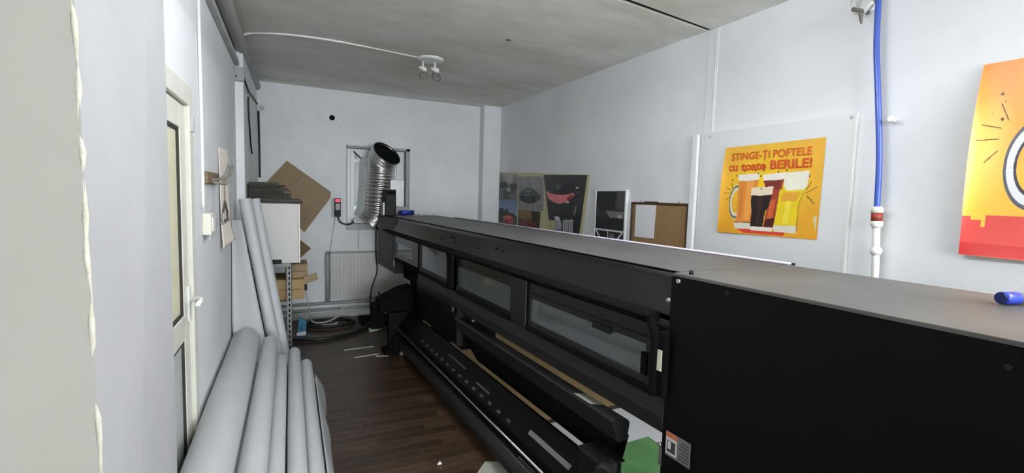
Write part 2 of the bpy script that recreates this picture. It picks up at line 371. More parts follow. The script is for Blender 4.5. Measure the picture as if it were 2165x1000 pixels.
tag(MB().tube(spline([(-0.348, 4.95, 2.44), (-0.348, 4.97, 2.3), (-0.345, 5.1, 2.05), (-0.342, 5.2, 1.95)]), 0.008, 6).build('short_riser_cable', cable_black, smooth=True), 'thin black cable hanging loose below the junction box', 'cable')
# cover strip and socket
tag(MB().tube(spline([(XL+0.008, 2.865, 2.62), (XL+0.009, 2.86, 2.3), (XL+0.008, 2.875, 1.9), (XL+0.008, 2.862, 1.5)]), 0.0085, 8).build('wall_cable', white_plastic, smooth=True), 'white cable running down to the socket beside the door', 'cable')
sk = empty('wall_socket', (XL, 2.93, 1.36), 'square ivory switch box right of the door', 'socket')
MB().box((0, -0.065, 0), (0.042, 0.065, 0.115)).build('case', ivory_plastic, sk, bevel=0.008)
MB().box((0.042, -0.045, 0.02), (0.048, 0.045, 0.095)).build('rocker', white_plastic, sk, bevel=0.003)
MB().tube([(0.022, 0, 0), (0.022, 0, -0.025)], 0.010, 8).build('cable_gland', trim_grey, sk)
# coat rack
cr_ = empty('coat_rack', (XL, 3.18, 1.63), 'small wooden coat rack with bent wire hooks', 'coat rack')
MB().box((0, -0.21, 0), (0.018, 0.19, 0.065)).build('board', pale_wood, cr_, bevel=0.003)
for i, yy in enumerate((-0.13, -0.04, 0.05, 0.14)):
    MB().tube(spline([(0.018, yy, 0.03), (0.05, yy+0.01, 0.025), (0.085, yy+0.02, 0.06), (0.10, yy+0.025, 0.115)]), 0.0035, 6).build('hook', wire_m, cr_, smooth=True)
    MB().tube(spline([(0.018, yy, 0.02), (0.045, yy+0.005, 0.0), (0.07, yy+0.01, 0.005), (0.078, yy+0.012, 0.03)]), 0.0035, 6).build('hook', wire_m, cr_, smooth=True)
hg = empty('hanger', (XL+0.065, 3.22, 1.40), 'metal triangular trouser hanger hanging from the coat rack', 'hanger')
MB().tube([(0, 0, 0.23), (0, 0, 0.135), (0.0, 0.005, 0.12)], 0.003, 6).build('hook', wire_m, hg)
MB().tube([(0, -0.11, 0.02), (0, -0.10, 0.065), (0, 0, 0.13), (0, 0.10, 0.065), (0, 0.11, 0.02)], 0.006, 8).build('arms', wire_m, hg)
MB().tube([(0, -0.13, 0.012), (0, 0.12, 0.018)], 0.011, 8).build('clamp_bar', wire_m, hg)
# curled sheet on the left wall
g = MB(); ny, nz = 10, 26
for j in range(nz+1):
    for i in range(ny+1):
        s, q = i/ny, j/nz
        z = 1.865 - q*0.645; yv = 3.505 + 0.25*s - 0.012*q
        g.v.append((XL+0.004+0.012*q + 0.10*max(0, q-0.72)**1.4*(0.4+s) + 0.026*s, yv, z + (0.04*s*max(0, q-0.8)/0.2)))
for j in range(nz):
    for i in range(ny): a = j*(ny+1)+i; g.f.append((a, a+1, a+ny+2, a+ny+1))
sh = tag(g.build('wall_sheet', warm_paper, smooth=True, solid=0.002), 'tall warm white paper sheet curling off the left wall', 'sheet')
tag(MB().box((XL, 4.02, 1.24), (XL+0.012, 4.06, 1.84)).build('sheet_batten', trim_grey, bevel=0.002), 'thin grey batten along the far edge of the curled sheet', 'batten')

# ------------------------------------------------------------------ ceiling lamp and its cord cover
lamp = empty('ceiling_lamp', (1.165, 4.36, 2.862), 'round white ceiling lamp with two bare spot holders', 'ceiling lamp')
MB().tube([(0, 0, 0.01), (0, 0, -0.022), (0, 0, -0.032)], [0.118, 0.118, 0.10], 32).build('base', white_plastic, lamp, smooth=True)
for k, (sx, sy) in enumerate(((-0.06, 0.045), (0.05, 0.025))):
    st = MB().tube([(sx, sy, -0.03), (sx, sy, -0.085)], 0.009, 10).build('stem', white_plastic, lamp, smooth=True)
    MB().tube([(sx-0.035, sy, -0.085), (sx+0.02, sy, -0.10), (sx+0.022, sy, -0.12)], [0.012, 0.024, 0.02], 12).build('holder', white_plastic, st, smooth=True)
    ring = [(sx+0.01+0.04*math.cos(t), sy-0.01+0.02*math.sin(t), -0.165+0.035*math.sin(t)) for t in np.linspace(0, (4.6 if k == 0 else 2*math.pi), 22)]
    MB().tube(ring, 0.0045, 6, caps=True).build('wire_ring', wire_m, st, smooth=True)
    if k: MB().tube([(sx-0.02, sy, -0.12), (sx+0.03, sy-0.01, -0.15), (sx-0.015, sy-0.01, -0.165), (sx-0.02, sy, -0.12)], 0.004, 6).build('wire_ring', wire_m, st)
tag(MB().tube(spline([(-0.385, 4.49, 2.80), (-0.30, 4.44, 2.853), (-0.05, 4.31, 2.852), (0.30, 4.265, 2.85), (0.7, 4.315, 2.853), (1.06, 4.375, 2.853)]), 0.010, 8).build('lamp_cord', white_plastic, smooth=True), 'white cord curving across the ceiling to the lamp', 'cord')

# ------------------------------------------------------------------ far wall things
rd = empty('radiator', (1.0, YF-0.07, 0.20), 'white panel radiator under the window behind cables', 'radiator')
MB().box((-0.565, -0.02, 0.06), (0.60, 0.0, 0.645)).build('panel', rad_white, rd, bevel=0.004)
MB().box((-0.565, 0.012, 0.06), (0.60, 0.05, 0.645)).build('rear_panel', rad_white, rd, bevel=0.004)
MB().box((-0.57, -0.024, 0.635), (0.605, 0.052, 0.655)).build('top_grille', pipe_grey, rd, bevel=0.003)
me0 = None
for i in range(26):
    x = -0.53 + i*0.043
    if me0 is None:
        r0 = MB().box((-0.011, -0.008, 0), (0.011, 0, 0.5)).build('rib', rad_white, rd, bevel=0.004); me0 = r0
        r0.location = (x, -0.02, 0.10)
    else:
        c = r0.copy(); COL.objects.link(c); c.location = (x, -0.02, 0.10); c.parent = rd
rp = empty('heating_pipes', (0.46, YF-0.05, 0.02), 'pair of grey low heating pipes along the foot of the far wall', 'pipe')
rz_ = empty('heating_riser', (0.405, YF-0.06, 0.22), 'grey vertical heating riser at the left end of the radiator', 'pipe')
MB().tube([rel(rz_, (0.400, YF-0.06, 0.84)), rel(rz_, (0.403, YF-0.06, 0.22))], 0.026, 14).build('riser', pipe_grey, rz_, smooth=True)
MB().tube([rel(rz_, (0.385, YF-0.07, 0.845)), rel(rz_, (0.43, YF-0.07, 0.845))], 0.018, 10).build('valve', chrome, rz_, smooth=True)
for z in (0.195, 0.115):
    MB().tube([rel(rp, (XN+0.01, YF-0.045, z)), rel(rp, (1.9, YF-0.045, z+0.012))], 0.020, 12).build('low_pipe', pipe_grey, rp, smooth=True)
# controller with red display
th = empty('temperature_controller', (0.517, YF, 1.30), 'small black wall controller with a red lit display', 'controller')
MB().box((-0.06, -0.03, -0.01), (0.02, 0.0, 0.225)).build('backplate', trim_grey, th, bevel=0.003)
MB().box((-0.03, -0.055, 0), (0.045, -0.015, 0.235)).build('case', dark_rubber, th, bevel=0.006)
MB().box((-0.022, -0.058, 0.185), (0.038, -0.054, 0.225)).build('display', red_led, th)
MB().box((-0.018, -0.058, 0.085), (0.034, -0.054, 0.165)).build('keypad', rack_grey, th)
tag(MB().tube(spline([(0.53, YF-0.03, 1.30), (0.56, YF-0.035, 1.23), (0.66, YF-0.03, 1.20), (0.73, YF-0.04, 1.25)]), 0.010, 8).build('controller_lead', cable_black, smooth=True), 'short black lead from the controller to the plug', 'cable')
tag(MB().tube(spline([(0.50, YF-0.02, 1.29), (0.47, YF-0.02, 1.1), (0.45, YF-0.02, 0.95), (0.43, YF-0.03, 0.86)]), 0.005, 6).build('thin_grey_cable', trim_grey, smooth=True), 'thin grey cable hanging from the controller to the radiator valve', 'cable')
pg = empty('power_plug', (0.745, YF-0.03, 1.255), 'white plug glinting below the foil duct', 'plug')
MB().tube([(0, 0.0, 0), (0, -0.05, 0.0)], [0.03, 0.026], 14).build('body', white_plastic, pg, smooth=True)
MB().tube([(0, -0.05, 0), (0.02, -0.08, -0.005)], 0.009, 8).build('cord_stub', white_plastic, pg)
tag(MB().tube(spline([(0.985, YF-0.12, 1.15), (0.985, YF-0.13, 0.8), (1.0, YF-0.13, 0.6), (0.93, YF-0.12, 0.35), (0.92, YF-0.12, 0.12)]), 0.008, 6).build('dark_hanging_cable', cable_black, smooth=True), 'dark cable hanging in front of the radiator', 'cable')
struct(MB().box((0.775, YF-0.006, 0.86), (0.79, YF, 1.13)).build('trim_6', trim_grey), 'thin seam strip on the wall under the window', 'trim')

# flexible foil duct with its open elbow
dx, dy = 1.010, 6.165
path = [(dx-0.09, dy+0.02, 1.22), (dx-0.05, dy+0.01, 1.28), (dx-0.015, dy, 1.40), (dx, dy, 1.6), (dx+0.008, dy, 1.78), (dx+0.012, dy-0.003, 1.92), (dx+0.02, dy-0.022, 2.00), (dx+0.04, dy-0.062, 2.055), (dx+0.072, dy-0.112, 2.11)]
sp = spline(path, 22); rr = []
for i in range(len(sp)):
    q = i/len(sp); base = 0.186 - 0.012*q + (0.006 if q > 0.8 else 0)
    rr.append(base + 0.0055*math.sin(i*2*math.pi/5.5)*(1 if q < 0.72 else 0.45))
duct = empty('foil_duct', (dx, dy, 1.08), 'big ribbed aluminium foil duct with its black open end turned up', 'duct')
MB().tube([rel(duct, p) for p in sp], rr, 40, caps=False).build('hose', foil, duct, smooth=True)
e1 = sp[-1]; dE = (sp[-1]-sp[-4]).normalized()
MB().tube([rel(duct, e1 - dE*0.016), rel(duct, e1 - dE*0.011)], 0.172, 32).build('shade_disc', void_black, duct)  # black disc just inside the mouth stands for the shade within the duct
ring = []
u_ = dE.orthogonal().normalized(); w_ = dE.cross(u_)
MB().tube([rel(duct, e1 + (u_*math.cos(t)+w_*math.sin(t))*0.181) for t in np.linspace(0, 2*math.pi, 41)], 0.006, 8).build('rim', cable_black, duct, smooth=True)

# cardboard sheets on the far wall
def card(name, pts, y, th_, m, label):
    g = MB().prism([(p[0], p[1]) for p in pts], y-th_, y, 'y'); return tag(g.build(name, m, bevel=0.001), label, 'cardboard')
cd = card('cardboard_sheet', [(-0.05, 1.97), (0.445, 1.612), (0.445, 1.54), (0.14, 1.10), (-0.34, 1.62)], YF-0.004, 0.008, kraft, 'large brown cardboard sheet set cornerwise on the far wall')
MB().tube([(-0.0, YF-0.013, 1.70), (0.09, YF-0.013, 1.76), (0.11, YF-0.013, 1.82)], 0.0025, 4).build('crease', kraft_dark, cd)
card('cardboard_piece', [(0.03, 1.06), (0.215, 0.90), (0.06, 0.75), (-0.1, 0.90)], YF-0.004, 0.008, kraft_dark, 'small dark cardboard corner showing right of the white cabinet')

# ------------------------------------------------------------------ shelf rack and what it carries
RX0, RX1, RY0, RY1 = -0.345, -0.005, 4.76, 5.34
rk = empty('shelf_rack', ((RX0+RX1)/2, (RY0+RY1)/2, 0), 'grey perforated steel shelf rack in the far left corner', 'shelf rack')
for xa in (RX0, RX1):
    for ya in (RY0, RY1):
        sx = 1 if xa == RX0 else -1; sy = 1 if ya == RY0 else -1
        b = MB(); b.box(rel(rk, (min(xa, xa+sx*0.042), min(ya, ya+sy*0.003), 0)), rel(rk, (max(xa, xa+sx*0.042), max(ya, ya+sy*0.003), 0.945)))
        b.box(rel(rk, (min(xa, xa+sx*0.003), min(ya, ya+sy*0.042), 0)), rel(rk, (max(xa, xa+sx*0.003), max(ya, ya+sy*0.042), 0.945)))
        p = b.build('post', rack_grey, rk)
        if ya == RY0:
            hole = None
            for z in np.arange(0.05, 0.93, 0.05):
                q = rel(rk, (xa+sx*0.021, ya, z))
                if hole is None: hole = MB().box((-0.006, -0.0012, -0.014), (0.006, 0.001, 0.014)).build('slot', void_black, p); h = hole
                else: h = hole.copy(); COL.objects.link(h); h.parent = p
                h.location = q
for z in (0.30, 0.585, 0.945):
    MB().box(rel(rk, (RX0+0.002, RY0-0.002 if z > .9 else RY0+0.004, z-0.035)), rel(rk, (RX1-0.002, RY1-0.004, z))).build('shelf', rack_grey, rk, bevel=0.003)
cab_m = mat('cabinet_laminate', (198, 199, 195), 0.5)
cb = empty('white_cabinet', (-0.14, 5.0, 0.946), 'white square cabinet standing on the shelf rack', 'cabinet')
MB().box((-0.195, -0.27, 0), (0.205, 0.28, 0.545)).build('body', cab_m, cb, bevel=0.006)
MB().box((-0.195, -0.292, 0.004), (0.192, -0.273, 0.541)).build('door', cab_m, cb, bevel=0.004)
MB().box((0.196, -0.29, 0.002), (0.206, -0.27, 0.543)).build('edge_strip', warm_paper, cb)
tag(MB().box((-0.20, 4.70, 0.946), (-0.085, 4.727, 0.985)).build('black_block', dark_rubber, bevel=0.004), 'small black block at the foot of the white cabinet', 'block')
z = 1.493
for i in range(11):
    h = random.choice((0.012, 0.016, 0.022)); x1 = (0.10, 0.06, -0.02, -0.03, 0.0, -0.06, -0.02, -0.05, -0.09, -0.06, -0.12)[i] + random.uniform(-.02, .02); y0 = 4.76+random.uniform(-0.03, 0.06)
    o = MB().box((-0.352+random.uniform(0, .01), y0, z), (x1, y0+0.52, z+h)).build('dark_board', olive_board, bevel=0.001)
    w = ['bottom dark board of the stack on the white cabinet', 'second dark board from the bottom of the stack on the cabinet', 'third dark board from the bottom of the stack on the cabinet',
         'fourth dark board from the bottom of the stack on the cabinet', 'fifth dark board from the bottom of the stack on the cabinet', 'middle dark board of the stack on the white cabinet',
         'fifth dark board from the top of the stack on the cabinet', 'fourth dark board from the top of the stack on the cabinet', 'third dark board from the top of the stack on the cabinet',
         'second dark board from the top of the stack on the cabinet', 'topmost dark board of the stack on the white cabinet'][i]
    tag(o, w, 'board', 'dark boards stacked on the cabinet'); z += h + 0.0015
def carton(name, lo, hi, m, label, flap=None):
    r = empty(name, ((lo[0]+hi[0])/2, (lo[1]+hi[1])/2, lo[2]), label, 'carton')
    MB().box(rel(r, lo), rel(r, hi)).build('body', m, r, bevel=0.003)
    MB().box(rel(r, (lo[0]+0.01, lo[1]-0.002, (lo[2]+hi[2])/2-0.004)), rel(r, (hi[0]-0.01, lo[1], (lo[2]+hi[2])/2+0.004))).build('fold_line', kraft_dark, r)
    if flap: MB().add([rel(r, p) for p in flap] + [rel(r, (p[0], p[1]+0.006, p[2])) for p in flap], [(0,1,2,3),(7,6,5,4),(0,4,5,1),(1,5,6,2),(2,6,7,3),(3,7,4,0)]).build('flap', kraft, r)
    return r
carton('carton', (-0.24, 4.83, 0.586), (0.10, 5.28, 0.775), kraft_light, 'open light carton on the middle shelf with a flap sticking out', [(0.10, 4.84, 0.72), (0.225, 4.84, 0.765), (0.212, 4.84, 0.835), (0.10, 4.84, 0.80)])
carton('carton', (-0.06, 4.90, 0.777), (0.133, 5.25, 0.908), kraft, 'flat brown carton lying on top of the open carton')
tag(MB().box((0.104, 4.86, 0.66), (0.128, 4.90, 0.715)).build('black_clip', dark_rubber, bevel=0.003), 'small black clip on the side of the open carton', 'clip')
bx_ = empty('printed_box', (0.085, 5.62, 0), 'small teal and white printed packet on the floor by the rack', 'packet')
MB().prism([(-0.05, 0.0), (0.05, 0.0), (0.055, 0.17), (-0.02, 0.23)], -0.02, 0.02, 'y').build('packet', teal_print, bx_, bevel=0.004)
MB().prism([(-0.045, 0.015), (0.045, 0.015), (0.048, 0.06), (-0.045, 0.05)], -0.022, -0.02, 'y').build('white_band', paper_white, bx_)
tag(MB().box((-0.41, 4.50, 0), (-0.17, 4.53, 0.86)).build('leaning_board', void_black, bevel=0.003), 'black board standing behind the leaning rolls', 'board')
tag(MB().box((-0.405, 4.44, 0.47), (-0.345, 4.495, 0.56)).build('white_wall_box', white_plastic, bevel=0.004), 'small white box low on the wall behind the rolls', 'box')

# ------------------------------------------------------------------ cables on the floor
def coil(name, c, r, n, rad, m, label, sq=0.6, wob=0.02):
    pts = []
    for i in range(int(n*28)+1):
        t = i*2*math.pi/28; k = 1 + 0.1*math.sin(i*0.21)
        pts.append((c[0]+r*k*math.cos(t)+0.01*math.sin(i*.7), c[1]+r*sq*k*math.sin(t), c[2]+rad+0.35*rad*i/28+wob*0.5*(1+math.sin(i*0.37))))
    return tag(MB().tube(pts, rad, 8).build(name, m, smooth=True), label, 'cable')
coil('cable_coil', (0.42, 5.95, 0), 0.27, 3.2, 0.014, cable_black, 'black cable coil on the floor under the radiator')
tag(MB().tube(spline([(-0.1, 5.5, 0.025), (0.03, 5.42, 0.025), (0.3, 5.36, 0.025), (0.62, 5.5, 0.025), (0.84, 5.78, 0.03), (0.95, 6.05, 0.04)]), 0.021, 10).build('floor_hose', cable_black, smooth=True), 'thick black hose curving across the floor', 'hose')
tag(MB().tube(spline([(0.12, 5.35, 0.58), (0.16, 5.45, 0.35), (0.2, 5.7, 0.14), (0.35, 5.85, 0.08), (0.5, 5.95, 0.12), (0.56, 6.1, 0.2)]), 0.008, 8).build('white_cable_loop', cable_white, smooth=True), 'pale cable looping from the cartons down to the floor', 'cable')
tag(MB().box((0.76, 5.78, 0), (1.35, 6.22, 0.035)).build('black_mat', void_black, bevel=0.005), 'black mat on the floor below the radiator', 'mat')
fp = MB(); 
for j in range(5):
    for i in range(9): fp.v.append((0.24+0.033*i, 5.86+0.03*j+0.012*i, 0.006+0.006*math.sin(i*1.3+j)))
for j in range(4):
    for i in range(8): a = j*9+i; fp.f.append((a, a+1, a+10, a+9))
tag(fp.build('paper_scrap', paper_white, smooth=True, solid=0.001), 'crumpled strip of white paper among the floor cables', 'paper')
for i, (x, y, l, a) in enumerate(((0.62, 4.98, 0.3, 0.1), (0.66, 4.72, 0.24, 0.14), (0.80, 4.66, 0.12, -0.25))):
    o = MB().box((-l/2, -0.012, 0), (l/2, 0.012, 0.0015)).build('paper_strip', paper_white); o.location = (x, y, 0.0012); o.rotation_euler = (0, 0, a)
    tag(o, ['longest pale paper strip on the floor before the take-up bracket', 'middle pale paper strip lying on the floor boards', 'short pale strip touching the foot of the take-up bracket'][i], 'paper strip', 'paper strips on the floor')
bt = empty('clear_bottle', (0.80, 5.52, 0), 'small clear bottle lying by the take-up bracket', 'bottle')
MB().tube([(0, 0, 0.03), (0.09, 0.02, 0.03), (0.115, 0.025, 0.03), (0.13, 0.028, 0.03)], [0.028, 0.028, 0.012, 0.012], 14).build('body', grey_glass, bt, smooth=True)
MB().tube([(0.13, 0.028, 0.03), (0.148, 0.031, 0.03)], 0.014, 12).build('cap', paper_white, bt, smooth=True)
tag(MB().tube([(0.775, 2.60, 0.006), (0.79, 2.605, 0.012), (0.80, 2.60, 0.005)], [0.004, 0.012, 0.004], 6).build('paper_crumb', paper_white), 'tiny white crumb of paper on the floor boards', 'crumb')
o = tag(MB().prism([(0.93, 2.40), (1.12, 2.33), (1.20, 2.47), (1.05, 2.53)], 0.0005, 0.004, 'z').build('pale_offcut', label_tan), 'pale board offcut on the floor under the take-up tube', 'offcut')

# ------------------------------------------------------------------ white rolls
def roll(name, p0, p1, r, label, group, sag=0.0, turns=3, cat='roll'):
    """rolled sheet: outer skin with soft facets and spiral at both ends"""
    p0, p1 = Vector(p0), Vector(p1); d = (p1-p0); Ln = d.length; d.normalize()
    a = Vector((0, 0, 1)) if abs(d.z) < 0.8 else Vector((1, 0, 0)); e1 = d.cross(a).normalized(); e2 = d.cross(e1)
    root = empty(name, tuple((p0+p1)/2 - Vector((0, 0, min(r, 1)))), label, cat, group)
    g = MB(); n = 34; seg = 26; ph = random.uniform(0, 6)
    for i in range(seg+1):
        t = i/seg; c = p0 + d*(Ln*t) + Vector((0, 0, -sag*math.sin(math.pi*t)))
        for j in range(n):
            th_ = 2*math.pi*j/n
            k = 1 + 0.025*math.sin(2*th_+ph+1.5*t) + 0.014*math.sin(5*th_+ph*2+3*t) + 0.012*math.sin(9*t+ph)
            g.v.append(tuple(Vector(rel(root, c)) + (e1*math.cos(th_)+e2*math.sin(th_))*r*k))
    for i in range(seg):
        for j in range(n): g.f.append((i*n+j, i*n+(j+1) % n, (i+1)*n+(j+1) % n, (i+1)*n+j))
    g.build('skin', sheet_white, root, smooth=True)
    for c, s in ((p0, -1), (p1, 1)):
        g = MB(); K = 60
        for i in range(K+1):
            q = i/K; th_ = 2*math.pi*turns*q; rad = r*(0.96-0.62*q)
            for h in (0.0, 0.05):
                g.v.append(tuple(Vector(rel(root, c - d*s*h)) + (e1*math.cos(th_)+e2*math.sin(th_))*rad))
        for i in range(K): g.f.append((2*i, 2*i+2, 2*i+3, 2*i+1))
        g.build('inner_wrap', sheet_white, root, smooth=True, solid=0.002)
    return root
gl_ = 'white vinyl rolls lying along the left wall'
Y0, Y1 = 1.66, 3.86
roll('vinyl_roll', (-0.312, Y0, 0.47), (-0.316, 3.93, 0.474), 0.098, 'thick white vinyl roll lying highest against the left wall', gl_)
roll('vinyl_roll', (-0.15, Y0, 0.47), (-0.154, 3.86, 0.474), 0.054, 'thin white vinyl roll beside the thick one on the pile', gl_)
roll('vinyl_roll', (-0.078, Y0, 0.392), (-0.082, 3.66, 0.396), 0.044, 'slim white roll sunk in the groove at the middle of the pile', gl_)
roll('vinyl_roll', (0.014, Y0, 0.38), (0.01, 3.84, 0.384), 0.042, 'white roll just right of the groove in the pile', gl_)
roll('vinyl_roll', (0.09, Y0, 0.335), (0.086, 3.68, 0.339), 0.04, 'white roll next to the aisle on top of the pile', gl_)
roll('vinyl_roll', (0.112, Y0, 0.245), (0.108, 3.54, 0.249), 0.044, 'white roll on the aisle flank of the pile', gl_)
roll('vinyl_roll', (-0.3, Y0, 0.245), (-0.304, 3.86, 0.249), 0.105, 'white roll in the pile directly under the thick top roll', gl_)
roll('vinyl_roll', (-0.085, Y0, 0.235), (-0.089, 3.8, 0.239), 0.09, 'white roll in the middle under the slim rolls', gl_)
roll('vinyl_roll', (0.064, Y0, 0.092), (0.060, 3.66, 0.094), 0.086, 'white roll on the floor at the aisle edge of the pile', gl_)
roll('vinyl_roll', (-0.3, Y0, 0.066), (-0.304, 3.8, 0.07), 0.06, 'thin white roll on the floor against the wall', gl_)
roll('vinyl_roll', (-0.13, Y0, 0.066), (-0.134, 3.8, 0.07), 0.06, 'thin white roll on the floor in the middle of the pile', gl_)
# loose sheet draped over the aisle flank
g = MB(); nu, nv = 46, 12
for i in range(nu+1):
    yv = 1.75 + (3.44-1.75)*i/nu
    for j in range(nv+1):
        q = j/nv
        x = 0.136 + 0.050*math.sin(min(q*2.2, 1.57)) + 0.010*math.sin(yv*9+q*3)*q + 0.004*math.sin(yv*23)*q
        z = 0.345 - 0.27*q**1.15 + 0.015*math.sin(yv*6)*q
        if i > nu-4: x += 0.02*q*(i-nu+4)/4
        g.v.append((x, yv + 0.05*q*math.sin(q*3), z))
for i in range(nu):
    for j in range(nv): a = i*(nv+1)+j; g.f.append((a, a+1, a+nv+2, a+nv+1))
tag(g.build('loose_sheet', sheet_white, smooth=True, solid=0.0015), 'loose white sheet hanging wavy down the aisle side of the pile', 'sheet')
# leaning rolls
lg = 'white rolls leaning by the shelf rack'
roll('banner_roll', (-0.025, 4.20, 0.05), (-0.275, 4.36, 1.53), 0.040, 'right of the leaning white rolls, next to the shelf rack', lg, turns=2)
roll('banner_roll', (-0.080, 4.10, 0.05), (-0.335, 4.26, 1.53), 0.046, 'middle one of the leaning white rolls', lg, turns=2)
g = MB(); nu, nv = 24, 10
for i in range(nu+1):
    q = i/nu; z = 0.06+1.31*q
    for j in range(nv+1):
        s = j/nv
        xr = -0.13 - 0.225*q; wd = min(0.215*(1-0.25*q), xr + 0.412)
        g.v.append((xr - wd*s, 4.01+0.16*q + 0.03*math.cos(s*3.1) - 0.02*s, z))
for i in range(nu):
    for j in range(nv): a = i*(nv+1)+j; g.f.append((a, a+1, a+nv+2, a+nv+1))
tag(g.build('banner_sheet', sheet_white, smooth=True, solid=0.004), 'half unrolled white sheet leaning left of the banner rolls', 'sheet')

# ------------------------------------------------------------------ the wide format printer
TH = math.radians(-3.1)
U = Vector((math.sin(TH), math.cos(TH), 0)); NN = Vector((math.cos(TH), -math.sin(TH), 0))
pc = NN*1.6 + U*3.0
prn = empty('wide_format_printer', tuple(pc), 'very wide black inkjet printer filling the right side of the room', 'printer', rz=-TH)
def L(v, u, z): return (v-1.6, u-3.0, z)
def pbox(name, v0, v1, u0, u1, z0, z1, m, parent=None, bevel=0.0): return MB().box(L(v0, u0, z0), L(v1, u1, z1)).build(name, m, parent or prn, bevel=bevel)
def pprism(name, poly, u0, u1, m, parent=None, bevel=0.0): return MB().prism([(p[0]-1.6, p[1]) for p in poly], u0-3.0, u1-3.0, 'y').build(name, m, parent or prn, bevel=bevel)
def ptube(name, pts, r, m, parent=None, n=12): return MB().tube([L(*p) for p in pts], r, n).build(name, m, parent or prn, smooth=True)
VF, VB, ZT = 1.285, 1.94, 1.355
NU, FU = 1.19, 5.08          # inner edges of the near and far end cabinets
# end cabinets
near = pbox('near_cabinet', VF, VB, -0.75, NU, 0.10, ZT-0.012, black_metal, bevel=0.004)
far = pbox('far_cabinet', VF, VB-0.02, FU, 5.90, 0.742, ZT-0.012, black_panel, bevel=0.005)
pbox('access_panel', VF-0.003, VF, FU+0.08, 5.82, 0.80, 1.30, black_panel, far, bevel=0.002)
pbox('edge_tag', VF-0.003, VF+0.001, FU+0.005, FU+0.04, 0.82, 0.90, green_led, far)
# top covers
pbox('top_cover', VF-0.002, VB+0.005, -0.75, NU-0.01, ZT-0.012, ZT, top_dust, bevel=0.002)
hp = [(VF+0.045, ZT), (VB, ZT), (VB, ZT-0.02), (VF+0.03, ZT-0.02), (VF+0.012, 1.20), (VF-0.004, 1.20)]
arc = [(VF+0.016, 1.312)] + [(VF+0.016+0.040*(1-math.cos(t)), 1.312+0.042*math.sin(t)) for t in np.linspace(0.35, 1.57, 7)]
hood = [(VF+0.012, 1.20), (VF-0.004, 1.20)] + arc + [(VB+0.004, ZT-0.001), (VB+0.004, ZT-0.02), (VF+0.03, ZT-0.02)]
hood_part = pprism('hood', hood, NU-0.005, 5.90, hood_grey)
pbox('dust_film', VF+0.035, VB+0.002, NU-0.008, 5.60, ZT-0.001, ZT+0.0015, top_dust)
# back body behind the hood
pbox('rear_body', VF+0.10, VB-0.01, NU, FU, 0.82, ZT-0.02, void_black)
pbox('inner_rail', VF+0.06, VF+0.09, NU, FU, 1.10, 1.16, rack_grey)
# bolts on the hood and cabinets
for (u, z) in ((1.15, 1.330), (1.19, 1.256)):
    ptube('screw', [(VF-0.012, u, z), (VF-0.003, u, z)], 0.0075, screw_m, n=10)
for (u, z) in ((0.96, 1.325), (0.33, 1.30)):
    ptube('screw', [(VF-0.005, u, z), (VF, u, z)], 0.006, dark_rubber, near, n=8)
for (u, z) in ((3.42, 1.29), (3.36, 1.285), (3.6, 1.262), (3.3, 1.255), (2.62, 1.285), (2.55, 1.28), (2.88, 1.26)):
    ptube('hood_screw', [(VF-0.004, u, z), (VF+0.016, u, z)], 0.0065, dark_rubber, hood_part, n=8)
ptube('top_knob', [(VF+0.03, 1.13, ZT), (VF+0.03, 1.13, ZT+0.014)], 0.008, dark_rubber, n=10)

def front_cover(u0, u1, name):
    """hinged front cover between u0 (near) and u1 (far): projecting lip, curved end arms"""
    lip = [(VF-0.010, 1.205), (VF-0.05, 1.197), (VF-0.056, 1.185), (VF-0.02, 1.163), (VF+0.01, 1.163), (VF+0.01, 1.205)]
    c = pprism(name, lip, u0+0.03, u1, void_black, bevel=0.004)
    return c
c1 = front_cover(NU+0.02, 3.30, 'front_cover'); c2_ = front_cover(3.34, 5.30, 'front_cover')
for uu, par in ((NU+0.03, c1), (3.30, c1), (3.345, c2_)):
    z1 = 0.90 if uu < 2 else 0.925
    pts = [(VF-0.022, uu+0.055, 1.192), (VF-0.03, uu+0.03, 1.178), (VF-0.032, uu+0.012, 1.15), (VF-0.03, uu, 1.11), (VF-0.028, uu, z1)]
    MB().tube([L(*p) for p in spline(pts, 6)], 0.017 if uu < 2 else 0.013, 10).build('arm', void_black, par, smooth=True)
pbox('near_bracket', VF-0.03, VF-0.002, NU-0.012, NU+0.02, 0.905, 1.14, void_black)
pbox('tag_plate', VF-0.034, VF-0.029, NU-0.006, NU+0.018, 1.00, 1.075, green_led)
pbox('far_lip_tip', VF-0.05, VF, 5.28, 5.42, 1.188, 1.203, void_black, c2_)

# window panels: (u near, u far, glass z0, glass z1, surround z0, surround z1)
def cover_window(u0, u1, g0, g1, s0, s1, m, gu0=None, gu1=None):
    gu0 = u0+0.03 if gu0 is None else gu0; gu1 = u1-0.03 if gu1 is None else gu1
    b = MB()
    v0, v1 = VF+0.004, VF+0.022
    for lo, hi in (((v0, u0, s0), (v1, gu0, s1)), ((v0, gu1, s0), (v1, u1, s1)), ((v0, gu0, s0), (v1, gu1, g0)), ((v0, gu0, g1), (v1, gu1, s1))): b.box(L(*lo), L(*hi))
    f = b.build('window_surround', m, prn, bevel=0.002)
    pbox('pane', VF+0.012, VF+0.018, gu0, gu1, g0, g1, smoked_glass, f)
    return f
w4 = cover_window(1.245, 2.185, 0.935, 1.062, 0.895, 1.145, black_panel, 1.30, 2.175)
pbox('pane_latch', VF-0.006, VF+0.006, 1.50, 1.62, 1.045, 1.075, dark_rubber, w4, bevel=0.003)
pbox('pane_stop', VF-0.004, VF+0.006, 1.285, 1.315, 0.945, 1.03, void_black, w4)
pbox('upper_rail', VF+0.0, VF+0.008, 1.25, 2.18, 1.085, 1.095, dark_rubber, w4)
w3 = cover_window(2.375, 3.26, 0.935, 1.085, 0.895, 1.15, hood_grey, 2.40, 3.235)
